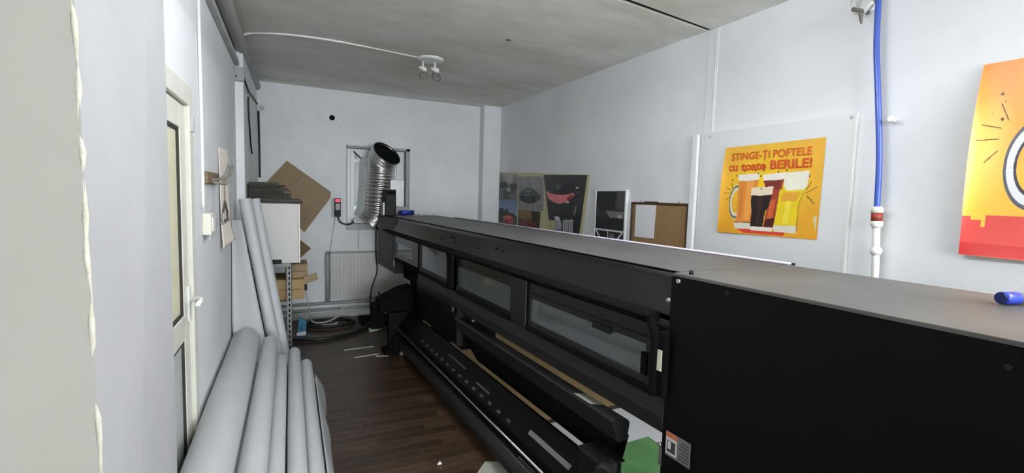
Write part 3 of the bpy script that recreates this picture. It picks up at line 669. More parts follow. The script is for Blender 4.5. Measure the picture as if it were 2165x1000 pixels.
pbox('cover_panel', VF-0.012, VF+0.02, 2.195, 2.375, 0.89, 1.155, hood_grey, bevel=0.006)
pbox('panel_joint', VF-0.003, VF+0.02, 2.182, 2.196, 0.89, 1.15, void_black)
w2 = cover_window(3.36, 4.19, 0.945, 1.15, 0.90, 1.165, black_panel, 3.385, 4.15)
w1 = cover_window(4.24, 5.07, 0.965, 1.085, 0.925, 1.165, hood_grey, 4.36, 5.04)
for w, (a, b) in ((w3, (2.39, 3.24)), (w4, (1.25, 2.18)), (w2, (3.37, 4.18)), (w1, (4.25, 5.06))):
    pprism('sill_rail', [(VF-0.012, 0.905), (VF+0.01, 0.912), (VF+0.01, 0.888), (VF-0.012, 0.885)], a, b, void_black, w)
# apron below the windows
pprism('apron', [(VF+0.004, 0.885), (VF+0.03, 0.885), (VF+0.04, 0.772), (VF+0.0, 0.765), (VF-0.006, 0.82)], NU, 4.22, black_panel, bevel=0.003)
pbox('apron_lip', VF-0.002, VF+0.03, NU, 3.2, 0.764, 0.772, dark_rubber)
pbox('bay_back', VF+0.10, VF+0.12, 4.22, FU, 0.70, 0.93, void_black)
# front platen and the panel below it
g = pprism('platen', [(1.262, 0.698), (1.27, 0.708), (1.352, 0.688), (1.362, 0.676), (1.352, 0.60), (1.30, 0.60)], 1.44, 3.22, black_panel, bevel=0.003)
MB().add([L(1.30, 1.50, 0.62), L(1.36, 1.44, 0.62), L(1.50, 1.63, 0.36), L(1.455, 1.66, 0.352), L(1.30, 3.22, 0.62), L(1.36, 3.22, 0.62), L(1.50, 3.22, 0.36), L(1.455, 3.22, 0.352)],
         [(0,3,2,1),(4,5,6,7),(0,1,5,4),(1,2,6,5),(2,3,7,6),(3,0,4,7)]).build('lower_panel', void_black, prn)
MB().add([L(1.272, 1.60, 0.7092), L(1.348, 1.60, 0.6908), L(1.348, 1.72, 0.6908), L(1.272, 1.72, 0.7092), L(1.272, 1.60, 0.7072), L(1.348, 1.60, 0.6888), L(1.348, 1.72, 0.6888), L(1.272, 1.72, 0.7072)],
         [(0,1,2,3),(7,6,5,4),(0,4,5,1),(1,5,6,2),(2,6,7,3),(3,7,4,0)]).build('platen_label', label_tan, g)
# far service box, legs, stand rails
sb = pbox('service_box', 1.335, 1.62, 3.24, 4.42, 0.44, 0.80, black_metal, bevel=0.006)
pbox('recess', 1.332, 1.336, 3.75, 4.2, 0.50, 0.70, void_black, sb)
pbox('side_flange', 1.29, 1.336, 3.22, 3.25, 0.48, 0.76, black_panel, sb, bevel=0.003)
ptube('cap_screw', [(1.322, 3.42, 0.715), (1.336, 3.42, 0.715)], 0.026, chrome, sb, 16)
ptube('cap_screw', [(1.30, 2.98, 0.735), (1.318, 2.98, 0.735)], 0.012, chrome, n=12)
ptube('platen_knob', [(1.30, 3.13, 0.67), (1.32, 3.13, 0.67)], 0.022, chrome, n=14)
for (u0, u1) in ((4.78, 4.94), (0.2, 0.4)):
    lg_ = pbox('leg', 1.42, 1.52, u0, u1, 0.06, 0.80, void_black, bevel=0.004)
    pbox('foot', 1.32, 1.84, u0-0.02, u1+0.02, 0.0, 0.06, void_black, lg_, bevel=0.008)
pbox('stand_column', 1.66, 1.76, 4.78, 4.94, 0.06, 0.80, void_black, bevel=0.004)
pbox('hinge_plate', VF+0.01, VF+0.016, NU+0.002, NU+0.022, 0.63, 0.70, zinc)
ptube('hinge_screw', [(VF-0.004, NU+0.012, 0.715), (VF+0.006, NU+0.012, 0.715)], 0.008, screw_m, n=10)
pbox('hinge_post', VF+0.012, VF+0.05, NU+0.0, NU+0.012, 0.30, 0.775, black_metal)
# safety label on the near cabinet
lb = pbox('safety_label', VF-0.0015, VF, 1.062, 1.172, 0.694, 0.782, grey_label, near)
pbox('orange_band', VF-0.0022, VF-0.0015, 1.120, 1.170, 0.764, 0.781, orange_label, lb)
pbox('white_field', VF-0.0022, VF-0.0015, 1.120, 1.170, 0.702, 0.763, label_white, lb)
pbox('pictogram', VF-0.0028, VF-0.0022, 1.126, 1.164, 0.710, 0.752, text_grey, lb)
pbox('pictogram_hand', VF-0.0033, VF-0.0028, 1.146, 1.160, 0.722, 0.750, label_white, lb)
for k in range(6): pbox('text_line', VF-0.0022, VF-0.0015, 1.068, 1.112-0.006*(k % 3), 0.705+0.012*k, 0.709+0.012*k, text_grey, lb)
# take-up unit
tray = pprism('takeup_tray', [(1.335, 0.415), (1.225, 0.300), (1.225, 0.21), (1.355, 0.21), (1.355, 0.41)], 1.62, 4.62, black_metal, bevel=0.004)
def tray_pt(s, off=0.0):    # s along the sloping face: 0 top edge, 1 lower edge
    return (1.335-0.11*s-0.72*off, 0.415-0.115*s+0.69*off)
def tray_patch(name, s0, s1, u0, u1, m, th_=0.0015):
    a, b, c, d = tray_pt(s0), tray_pt(s1), tray_pt(s1, th_), tray_pt(s0, th_)
    return pprism(name, [a, b, c, d], u0, u1, m, tray)
tray_patch('grey_strip', 0.52, 0.68, 1.72, 2.10, grey_label)
tray_patch('thin_strip', 0.50, 0.58, 2.62, 2.82, mat('faded_strip', (70, 70, 72), 0.5))
tray_patch('thin_strip', 0.38, 0.44, 3.05, 3.4, MATS['faded_strip'])
tab_grey = mat('dull_tab', (58, 58, 60), 0.5)
first = None
for i in range(14):
    u = 2.30 + i*0.125
    p, q = tray_pt(0.80, 0.002)
    if first is None: first = MB().box((-0.009, -0.02, -0.003), (0.009, 0.02, 0.003)).build('vent_tab', tab_grey, tray, bevel=0.002); h = first
    else: h = first.copy(); COL.objects.link(h); h.parent = tray
    h.location = L(p, u, q); h.rotation_euler = (0, -0.80, 0)
tube_ = ptube('takeup_tube', [(1.245, 1.45, 0.118), (1.245, 4.62, 0.118)], 0.060, black_panel, n=24)
ptube('guide_rod', [(1.195, 1.5, 0.272), (1.195, 4.64, 0.272)], 0.0085, chrome)
ptube('guide_rod', [(1.180, 1.5, 0.252), (1.180, 2.05, 0.252)], 0.006, chrome)
pbox('floor_rail', 1.30, 1.36, 1.5, 4.7, 0.03, 0.09, void_black)
# far bracket of the take-up
bk = pbox('takeup_bracket', 1.12, 1.40, 4.64, 4.72, 0.05, 0.42, black_metal, bevel=0.01)
pbox('foot', 1.08, 1.30, 4.60, 4.78, 0.0, 0.05, void_black, bk, bevel=0.01)
ptube('collar', [(1.245, 4.56, 0.125), (1.245, 4.64, 0.125)], 0.098, void_black, bk, 24)
pprism('motor_housing', [(1.03, 0.42), (1.05, 0.53), (1.26, 0.63), (1.40, 0.66), (1.42, 0.42)], 4.66, 4.95, void_black, bk, bevel=0.02)
for v in (1.14, 1.20, 1.26): pbox('housing_fin', v, v+0.02, 4.655, 4.665, 0.47, 0.55, void_black, bk)
ptube('lever', [(1.06, 4.70, 0.52), (1.03, 4.66, 0.60), (1.03, 4.66, 0.64)], 0.012, cable_black, bk)
pbox('side_arm', 0.98, 1.12, 4.80, 4.86, 0.22, 0.50, void_black, bk, bevel=0.02)
ptube('caster', [(1.22, 4.57, 0.035), (1.25, 4.57, 0.035)], 0.035, trim_grey, bk, 14)
# near motor of the take-up
nm = pbox('takeup_motor', 1.25, 1.36, 1.47, 1.64, 0.34, 0.49, dark_rubber, bevel=0.012)
pbox('motor_lid', 1.245, 1.365, 1.46, 1.645, 0.49, 0.500, black_panel, nm, bevel=0.004)
pbox('motor_stand', 1.27, 1.35, 1.50, 1.60, 0.0, 0.34, void_black, nm)
for i, (v, u, z, r) in enumerate(((1.23, 1.44, 0.49, 0.04), (1.235, 1.38, 0.45, 0.045), (1.24, 1.50, 0.40, 0.045))):
    ptube('knob', [(v-0.03, u-0.03, z), (v+0.05, u+0.03, z)], r, dark_rubber, nm, 16)
ptube('loose_lead', [(1.25, 1.40, 0.44), (1.22, 1.34, 0.45), (1.22, 1.29, 0.40), (1.26, 1.26, 0.25)], 0.014, cable_black, nm)

# floor behind and under the printer: white sheet with green mat on it
ws = tag(MB().prism([(1.35, 2.80), (2.66, 2.84), (2.66, 0.2), (1.35, 0.2)], 0.001, 0.004, 'z').build('white_floor_sheet', paper_white), 'white sheet covering the floor behind the printer', 'sheet')
tag(MB().prism([(2.19, 2.39), (1.72, 2.36), (1.72, 0.9), (2.19, 0.9)], 0.0045, 0.010, 'z').build('green_floor_mat', green_mat, bevel=0.002), 'green mat lying on the white sheet behind the printer', 'mat')

tag(MB().prism([(1.42, 2.86), (2.62, 2.90), (2.40, 6.15), (1.42, 6.15)], 0.001, 0.005, 'z').build('lit_floor_sheet', kraft_light), 'long pale brown sheet added to stand for lamplit floor behind the printer', 'cardboard')  # added sheet; its pale colour stands in for brightly lit floor

# things on the printer
def W2(v, u, z): return tuple(NN*v + U*u + Vector((0, 0, z)))
def marker(name, v, u, rz, label, r=0.017, ln=0.14):
    e = empty(name, W2(v, u, ZT+0.0016), label, 'marker', rz=rz)
    MB().tube([(0, 0, r), (0.012, 0, r), (0.045, 0, r)], [r*0.96, r, r], 18).build('cap', blue_plastic, e, smooth=True)
    MB().tube([(0.045, 0, r), (ln, 0, r)], r*0.94, 18).build('barrel', rack_grey, e, smooth=True)
    MB().tube([(-0.002, 0, r), (0.0, 0, r)], r*0.9, 18).build('cap_end', navy_plastic, e)
    return e
marker('marker_pen', 1.735, 0.475, -0.35, 'thick blue capped marker lying on the near end of the printer', 0.017)
bt_ = empty('blue_tape_roll', W2(1.56, 5.62, ZT+0.0016), 'blue roll with dark core on the far end of the printer', 'tape roll', rz=0.2)
MB().tube([(-0.075, 0, 0.031), (0.06, 0, 0.031)], 0.026, 20).build('roll', blue_plastic, bt_, smooth=True)
MB().tube([(0.06, 0, 0.031), (0.09, 0, 0.031)], 0.030, 20).build('cap', navy_plastic, bt_, smooth=True)
MB().tube([(-0.09, 0, 0.029), (-0.075, 0, 0.031)], 0.018, 16).build('neck', navy_plastic, bt_, smooth=True)
cr2 = MB()
for k in range(3):
    cr2.tube(spline([(0.06*k, 0.01*k, 0.006), (0.04+0.06*k, 0.03, 0.02+0.006*k), (0.08+0.055*k, -0.01, 0.016), (0.11+0.05*k, 0.02, 0.005)]), 0.006, 6)
o = cr2.build('crumpled_tissue', paper_white, smooth=True); o.location = W2(1.70, 5.5, ZT+0.004); tag(o, 'crumpled scraps of white tissue beside the blue roll', 'tissue')
o = tag(MB().tube([W2(VB-0.003, 1.15, ZT+0.0075), W2(VB-0.003, 5.0, ZT+0.0075)], 0.0055, 10).build('lilac_rod', lilac, smooth=True), 'long pale lilac rod lying along the rear edge of the printer', 'rod')
MB().tube([W2(VB-0.003, 1.145, ZT+0.0078), W2(VB-0.003, 1.156, ZT+0.0078)], 0.006, 10).build('end_cap', cable_black, o)
# black case and grey panel on the far end
c = empty('black_case', W2(1.345, 5.60, ZT+0.002), 'upright black electronics case on the far end of the printer', 'case', rz=-TH)
MB().box((-0.062, -0.09, 0.0), (0.062, 0.09, 0.30)).build('body', dark_rubber, c, bevel=0.006)
MB().box((-0.085, -0.07, 0.0), (-0.065, 0.05, 0.15)).build('side_clip', zinc, c, bevel=0.003)
MB().box((-0.05, -0.093, 0.24), (0.05, -0.09, 0.28)).build('vent', void_black, c)
c = empty('grey_panel', W2(1.49, 5.78, ZT+0.002), 'upright light grey panel on a dark stand behind the black case', 'panel', rz=-TH)
MB().box((-0.09, -0.012, 0.09), (0.08, 0.012, 0.42)).build('screen_back', zinc, c, bevel=0.004)
MB().box((-0.05, -0.035, 0.0), (0.14, 0.03, 0.10)).build('stand', rack_grey, c, bevel=0.006)
MB().box((0.10, 0.0, 0.06), (0.14, 0.03, 0.35)).build('side_bar', rack_grey, c, bevel=0.004)
MB().tube([(-0.045, -0.04, 0.0), (-0.03, -0.04, 0.10)], 0.012, 10).build('bright_clip', chrome, c)

# ------------------------------------------------------------------ printed sheets (colours of the print stored on a fine grid)
class Print:
    """s runs left to right, t top to bottom, both 0..1"""
    def __init__(s, nx, ny, bgc):
        s.nx, s.ny = nx, ny
        a, b = np.meshgrid(np.linspace(0, 1, nx), np.linspace(0, 1, ny)); s.s, s.t = a, b
        s.img = np.zeros((ny, nx, 3)); s.img[:] = lin(bgc)
    def put(s, mask, c, al=1.0):
        mk = (mask.astype(float)*al)[..., None]; s.img = s.img*(1-mk) + np.array(lin(c))*mk; return s
    def poly(s, P, c, al=1.0):
        m = np.zeros_like(s.s, bool); n = len(P)
        for i in range(n):
            (x0, y0), (x1, y1) = P[i], P[(i+1) % n]
            if y0 == y1: continue
            m ^= ((s.t < y0) != (s.t < y1)) & (s.s < (x1-x0)*(s.t-y0)/(y1-y0)+x0)
        return s.put(m, c, al)
    def ell(s, cx, cy, rx, ry, c, al=1.0): return s.put(((s.s-cx)/rx)**2 + ((s.t-cy)/ry)**2 < 1, c, al)
    def ringe(s, cx, cy, rx, ry, w, c):
        d = np.sqrt(((s.s-cx)/rx)**2 + ((s.t-cy)/ry)**2); return s.put(abs(d-1) < w, c)
    def line(s, p, q, w, c, asp=1.0):
        px, py = p; dx, dy = q[0]-px, (q[1]-py)/asp
        x, y = s.s-px, (s.t-py)/asp; l2 = dx*dx+dy*dy; k = np.clip((x*dx+y*dy)/l2, 0, 1)
        return s.put((x-k*dx)**2 + (y-k*dy)**2 < w*w, c)
    def grad(s, c0, c1, axis='t', a=0.0, b=1.0, mask=None):
        q = np.clip(((s.t if axis == 't' else s.s)-a)/(b-a), 0, 1)[..., None]; im = np.array(lin(c0))*(1-q)+np.array(lin(c1))*q
        if mask is None: s.img = im
        else: s.img = np.where(mask[..., None], im, s.img)
        return s
    def noise(s, amp, k=9, mask=None):
        n = rng.random((k+1, k+1)); xi = s.s*k*0.999; yi = s.t*k*0.999; x0, y0 = xi.astype(int), yi.astype(int); fx, fy = xi-x0, yi-y0
        v = n[y0, x0]*(1-fx)*(1-fy)+n[y0, x0+1]*fx*(1-fy)+n[y0+1, x0]*(1-fx)*fy+n[y0+1, x0+1]*fx*fy
        f = (1+amp*(v-0.5)*2)[..., None]
        s.img = np.clip(s.img*(f if mask is None else np.where(mask[..., None], f, 1)), 0, 1); return s
    def build(s, name, corners, m, parent=None, off=None, thick=0.0012):
        """corners: TL, TR, BR, BL as (y, z) on the right wall; off(s, t) = distance from the wall"""
        (ya, za), (yb, zb), (yc, zc), (yd, zd) = corners; S_, T_ = s.s, s.t
        y = (ya*(1-S_)+yb*S_)*(1-T_) + (yd*(1-S_)+yc*S_)*T_; z = (za*(1-S_)+zb*S_)*(1-T_) + (zd*(1-S_)+zc*S_)*T_
        x = XR - (off(S_, T_) if off else 0.002*np.ones_like(S_))
        V = np.stack([x, y, z], -1).reshape(-1, 3); nx, ny = s.nx, s.ny
        idx = np.arange(nx*ny).reshape(ny, nx); a, b, c, d = idx[:-1, :-1], idx[1:, :-1], idx[1:, 1:], idx[:-1, 1:]
        F = np.stack([a, b, c, d], -1).reshape(-1, 4)
        me = bpy.data.meshes.new(name); me.from_pydata(V.tolist(), [], F.tolist())
        at = me.color_attributes.new('print', 'FLOAT_COLOR', 'POINT')
        at.data.foreach_set('color', np.concatenate([s.img.reshape(-1, 3), np.ones((nx*ny, 1))], 1).astype(np.float32).ravel())
        me.materials.append(m); me.polygons.foreach_set('use_smooth', [True]*len(me.polygons)); me.update()
        o = bpy.data.objects.new(name, me); COL.objects.link(o)
        if parent: o.parent = parent
        return o
glossy_print = print_mat('glossy_print', 0.38); matt_print = print_mat('matt_print', 0.55)

# foam board with the beer poster
fb = tag(MB().box((XR-0.022, 1.510, 0.95), (XR-0.001, 2.512, 2.098)).build('foam_board', frame_white, bevel=0.002), 'large white foam board on the right wall behind the beer poster', 'board')
MB().box((XR-0.023, 1.508, 0.95), (XR-0.001, 1.522, 2.098)).build('edge_profile', white_plastic, fb, bevel=0.002)
for y, z in ((1.535, 2.075), (2.46, 2.07)): MB().tube([(XR-0.025, y, z), (XR-0.021, y, z)], 0.008, 10).build('fixing', trim_grey, fb)

P = Print(230, 200, (232, 172, 40)); asp = 0.80
P.grad((232, 178, 62), (230, 164, 36)); d = np.sqrt(((P.s-0.5)/0.48)**2+((P.t-0.42)/0.42)**2)
P.img = P.img + (np.array(lin((246, 206, 30)))-P.img)*np.clip(1.15-d, 0, 1)[..., None]
ink = (70, 66, 30); foam = (244, 240, 226); glassw = (226, 222, 206)
P.poly([(0.20, 0.935), (0.72, 0.955), (0.70, 0.99), (0.30, 0.985)], (206, 62, 50))
# mug on the left
P.ringe(0.185, 0.635, 0.065, 0.165, 0.22, (226, 222, 196)); P.ringe(0.185, 0.635, 0.075, 0.18, 0.07, (90, 104, 96))
P.poly([(0.19, 0.37), (0.41, 0.365), (0.385, 0.86), (0.205, 0.87)], (226, 140, 54)); P.poly([(0.28, 0.40), (0.37, 0.40), (0.345, 0.84), (0.285, 0.84)], (238, 162, 74)); P.line((0.235, 0.48), (0.24, 0.8), 0.008, (206, 116, 46), asp)
P.poly([(0.185, 0.325), (0.415, 0.315), (0.41, 0.385), (0.30, 0.40), (0.19, 0.392)], foam)
P.poly([(0.18, 0.868), (0.385, 0.86), (0.375, 0.935), (0.20, 0.945)], glassw); P.line((0.19, 0.87), (0.37, 0.868), 0.006, (120, 90, 50), asp)
# tall red glass
P.poly([(0.455, 0.39), (0.665, 0.385), (0.63, 0.60), (0.60, 0.90), (0.50, 0.90), (0.53, 0.6)], (158, 62, 40)); P.poly([(0.47, 0.40), (0.64, 0.40), (0.62, 0.5), (0.5, 0.5)], (124, 46, 34)); P.poly([(0.545, 0.62), (0.60, 0.6), (0.58, 0.82), (0.53, 0.82)], (206, 96, 50))
P.poly([(0.52, 0.82), (0.605, 0.80), (0.60, 0.905), (0.51, 0.905)], (70, 20, 18)); P.poly([(0.45, 0.335), (0.67, 0.32), (0.665, 0.39), (0.56, 0.402), (0.455, 0.40)], foam)
# pale beer on the right
P.poly([(0.63, 0.50), (0.86, 0.50), (0.82, 0.66), (0.805, 0.88), (0.605, 0.885)], (236, 208, 26)); P.poly([(0.66, 0.53), (0.83, 0.53), (0.79, 0.62), (0.65, 0.62)], (226, 164, 52)); P.poly([(0.70, 0.62), (0.75, 0.62), (0.73, 0.86), (0.68, 0.86)], (246, 222, 70))
P.poly([(0.665, 0.325), (0.885, 0.315), (0.88, 0.46), (0.85, 0.505), (0.69, 0.51), (0.66, 0.45)], (240, 238, 218))
P.line((0.85, 0.53), (0.815, 0.66), 0.004, (150, 130, 40), asp); P.line((0.815, 0.66), (0.82, 0.93), 0.004, (150, 130, 40), asp)
P.poly([(0.60, 0.885), (0.815, 0.875), (0.815, 0.955), (0.61, 0.945)], glassw)
# stout in front
P.poly([(0.345, 0.555), (0.56, 0.555), (0.535, 0.69), (0.505, 0.74), (0.495, 0.905), (0.365, 0.905), (0.365, 0.74), (0.35, 0.66)], (34, 22, 20)); P.poly([(0.42, 0.58), (0.47, 0.58), (0.45, 0.88), (0.42, 0.88)], (62, 36, 26))
P.poly([(0.34, 0.475), (0.565, 0.465), (0.56, 0.55), (0.45, 0.565), (0.345, 0.56)], (240, 224, 196)); P.poly([(0.365, 0.905), (0.60, 0.905), (0.59, 0.95), (0.38, 0.95)], (238, 228, 214))
for p, q in (((0.065, 0.47), (0.11, 0.50)), ((0.04, 0.535), (0.12, 0.53)), ((0.06, 0.62), (0.11, 0.575)), ((0.115, 0.42), (0.13, 0.48)), ((0.87, 0.54), (0.965, 0.48)), ((0.88, 0.56), (0.95, 0.65)), ((0.875, 0.51), (0.91, 0.42)), ((0.89, 0.585), (0.93, 0.61))): P.line(p, q, 0.0035, ink, asp)
for x, y in ((0.165, 0.335), (0.25, 0.285), (0.37, 0.285), (0.40, 0.32), (0.455, 0.29), (0.60, 0.315), (0.68, 0.30), (0.89, 0.37), (0.425, 0.35), (0.445, 0.49), (0.12, 0.385)): P.ell(x, y, 0.008, 0.008/asp, ink)
P.poly([(0.95, 0.78), (0.985, 0.76), (0.985, 0.93)], (222, 206, 160))
P.noise(0.05, 14)
bp = P.build('beer_poster', [(2.318, 1.980), (1.655, 1.985), (1.662, 1.417), (2.338, 1.410)], matt_print,
             off=lambda s_, t_: 0.0240 + 0.018*np.exp(-s_/0.05)*np.sin(np.pi*np.clip(t_*1.0, 0, 1)) + 0.010*(t_**6)*(1-s_) + 0.0008*(1+np.sin(s_*7)))
tag(bp, 'yellow poster with four beer glasses and red Romanian lettering', 'poster')
def lettering(txt, y0, z0, width, height, m, parent, x, name, bold=0.0, tilt=0.0):
    cu = bpy.data.curves.new('lettering', 'FONT'); cu.body = txt; cu.size = 1.0; cu.extrude = 0.0; cu.offset = bold; cu.resolution_u = 3
    ob = bpy.data.objects.new('tmp', cu); COL.objects.link(ob); bpy.context.view_layer.update()
    dg = bpy.context.evaluated_depsgraph_get(); me = bpy.data.meshes.new_from_object(ob.evaluated_get(dg)); bpy.data.objects.remove(ob)
    n = len(me.vertices); co = np.zeros(n*3); me.vertices.foreach_get('co', co); co = co.reshape(-1, 3)
    lo, hi = co.min(0), co.max(0); capb = 0.0; a = (co[:, 0]-lo[0])/(hi[0]-lo[0]); b = co[:, 1]/0.70
    out = np.stack([np.full(n, x), y0 - a*width, z0 + b*height + tilt*a], 1)
    # one object per letter: join loose islands that overlap along the line
    par = list(range(n))
    def find(a):
        while par[a] != a: par[a] = par[par[a]]; a = par[a]
        return a
    faces = [tuple(p.vertices) for p in me.polygons]
    for f in faces:
        for k in f[1:]: par[find(k)] = find(f[0])
    isl = {}
    for f in faces: isl.setdefault(find(f[0]), []).append(f)
    groups = []
    for fs in sorted(isl.values(), key=lambda fs: min(co[k][0] for f in fs for k in f)):
        a = min(co[k][0] for f in fs for k in f); b = max(co[k][0] for f in fs for k in f)
        if groups and a < groups[-1][1] - 0.5*(b-a): groups[-1][0] += fs; groups[-1][1] = max(b, groups[-1][1])
        else: groups.append([list(fs), b])
    for fs, _ in groups:
        ids = sorted({k for f in fs for k in f}); mp = {k: i for i, k in enumerate(ids)}
        mm = bpy.data.meshes.new(name); mm.from_pydata([tuple(out[k]) for k in ids], [], [tuple(mp[k] for k in f) for f in fs]); mm.materials.append(m)
        o = bpy.data.objects.new(name, mm); COL.objects.link(o); o.parent = parent
lettering('STINGE-\u021aI POFTELE', 2.262, 1.891, 0.535, 0.046, letter_red, bp, XR-0.0285, 'letter', 0.012, 0.004)
lettering('cu toate BERILE!', 2.285, 1.823, 0.565, 0.052, letter_red, bp, XR-0.0285, 'letter', 0.030, 0.002)

# orange poster at the right
P = Print(440, 420, (240, 150, 60)); asp = 0.9
P.grad((238, 142, 66), (246, 186, 72), 't', 0.05, 0.62); d = np.sqrt(((P.s-0.08)/0.12)**2+((P.t-0.45)/0.3)**2)
P.img = P.img + (np.array(lin((252, 204, 110)))-P.img)*np.clip(1-d, 0, 1)[..., None]
sky = [(0, 0.79), (0.035, 0.79), (0.035, 0.81), (0.08, 0.81), (0.08, 0.845), (0.10, 0.845), (0.10, 0.785), (0.28, 0.785), (0.28, 0.81), (0.45, 0.81), (0.45, 0.76), (0.6, 0.76), (0.6, 0.80), (0.8, 0.80), (0.8, 0.77), (1, 0.77), (1, 1), (0, 1)]
P.poly(sky, (214, 78, 72)); P.poly([(0, 0.93), (1, 0.95), (1, 1), (0, 1)], (200, 52, 52))
P.poly([(0.30, 0.22), (0.90, 0.22), (0.88, 0.82), (0.33, 0.82)], (236, 150, 50)); P.poly([(0.28, 0.15), (0.92, 0.15), (0.90, 0.26), (0.30, 0.26)], foam); P.poly([(0.31, 0.80), (0.89, 0.80), (0.89, 0.90), (0.33, 0.90)], glassw)
P.poly([(0.245, 0.22), (0.34, 0.22), (0.34, 0.82), (0.27, 0.82)], (236, 150, 50)); P.ringe(0.285, 0.53, 0.112, 0.185, 0.20, (224, 226, 228)); P.ringe(0.285, 0.53, 0.132, 0.215, 0.05, (88, 88, 100)); P.ringe(0.285, 0.53, 0.088, 0.15, 0.07, (60, 58, 74))
for p, q in (((0.035, 0.315), (0.118, 0.338)), ((0.022, 0.395), (0.112, 0.392)), ((0.062, 0.51), (0.112, 0.455)), ((0.108, 0.215), (0.145, 0.30))): P.line(p, q, 0.0028, (80, 48, 20), asp)
for x, y, r in ((0.105, 0.165, 0.0075), (0.118, 0.293, 0.0075), (0.122, 0.205, 0.003), (0.072, 0.262, 0.0025)): P.ell(x, y, r, r/asp, (60, 36, 16))
op_ = P.build('orange_poster', [(1.026, 2.225), (0.35, 2.225), (0.34, 1.405), (1.036, 1.412)], glossy_print,
              off=lambda s_, t_: 0.006 + 0.045*np.exp(-s_/0.05)*np.sin(np.pi*np.clip(t_*0.98+0.01, 0, 1))**0.8 + 0.022*t_**8 + 0.004*np.sin(s_*9+1))
tag(op_, 'orange poster with a beer mug and red skyline, cut by the right edge', 'poster')

# car pictures at the far end of the right wall
def rect_print(name, corners, nx, ny, fn, label, off=0.004, group='car pictures on the right wall', m=matt_print, thick=True):
    P = Print(nx, ny, (120, 120, 120)); fn(P)
    o = P.build(name, corners, m, off=lambda s_, t_: off + 0.001*np.sin(s_*5+t_*3))
    tag(o, label, 'poster', group)
    if thick:
        k = o.modifiers.new('solid', 'SOLIDIFY'); k.thickness = 0.003; k.offset = -1
    return o
def bike(P):
    P.grad((150, 148, 144), (96, 96, 98)); P.poly([(0.2, 0), (0.9, 0), (0.7, 0.4), (0.4, 0.45)], (168, 164, 156)); P.ell(0.25, 0.45, 0.25, 0.12, (56, 58, 58)); P.ell(0.8, 0.52, 0.25, 0.16, (66, 70, 70)); P.ell(0.5, 0.7, 0.3, 0.12, (70, 74, 74)); P.ell(0.55, 0.62, 0.12, 0.08, (160, 166, 168)); P.poly([(0.2, 0.85), (0.5, 0.8), (0.6, 0.95), (0.4, 1)], (74, 72, 70)); P.noise(0.25, 8)
def greycar(P):
    P.grad((152, 151, 152), (140, 140, 142)); P.ell(0.45, 0.60, 0.40, 0.20, (52, 56, 56)); P.ell(0.45, 0.48, 0.28, 0.14, (70, 76, 76)); P.ell(0.40, 0.42, 0.18, 0.07, (110, 116, 114)); P.poly([(0.55, 0.45), (0.9, 0.55), (0.9, 0.68), (0.5, 0.72)], (78, 82, 84)); P.ell(0.2, 0.62, 0.08, 0.1, (34, 36, 36)); P.ell(0.62, 0.68, 0.09, 0.11, (30, 32, 32)); P.line((0.1, 0.55), (0.5, 0.56), 0.01, (130, 136, 134)); P.noise(0.15, 10)
def redcar(P):
    P.grad((104, 130, 168), (142, 158, 178), 't', 0, 0.5); P.poly([(0, 0.35), (0.2, 0.28), (0.3, 0.4), (0.5, 0.3), (0.55, 0.45), (0.8, 0.5), (1, 0.6), (1, 1), (0, 1)], (50, 56, 52)); P.poly([(0, 0.85), (1, 0.85), (1, 1), (0, 1)], (104, 100, 96)); P.ell(0.55, 0.75, 0.30, 0.17, (172, 72, 66)); P.ell(0.5, 0.66, 0.25, 0.06, (214, 110, 100)); P.ell(0.45, 0.86, 0.1, 0.1, (120, 44, 42)); P.noise(0.2, 9)
def browncar(P):
    P.grad((122, 92, 62), (62, 44, 34)); P.ell(0.35, 0.25, 0.4, 0.2, (138, 108, 64)); P.poly([(0.6, 0), (1, 0), (1, 1), (0.7, 1)], (46, 38, 28)); P.ell(0.5, 0.70, 0.4, 0.17, (120, 52, 44)); P.poly([(0.3, 0.6), (0.9, 0.75), (0.95, 0.9), (0.5, 0.95)], (96, 34, 32)); P.line((0.3, 0.55), (0.6, 0.62), 0.012, (186, 110, 96)); P.noise(0.25, 9)
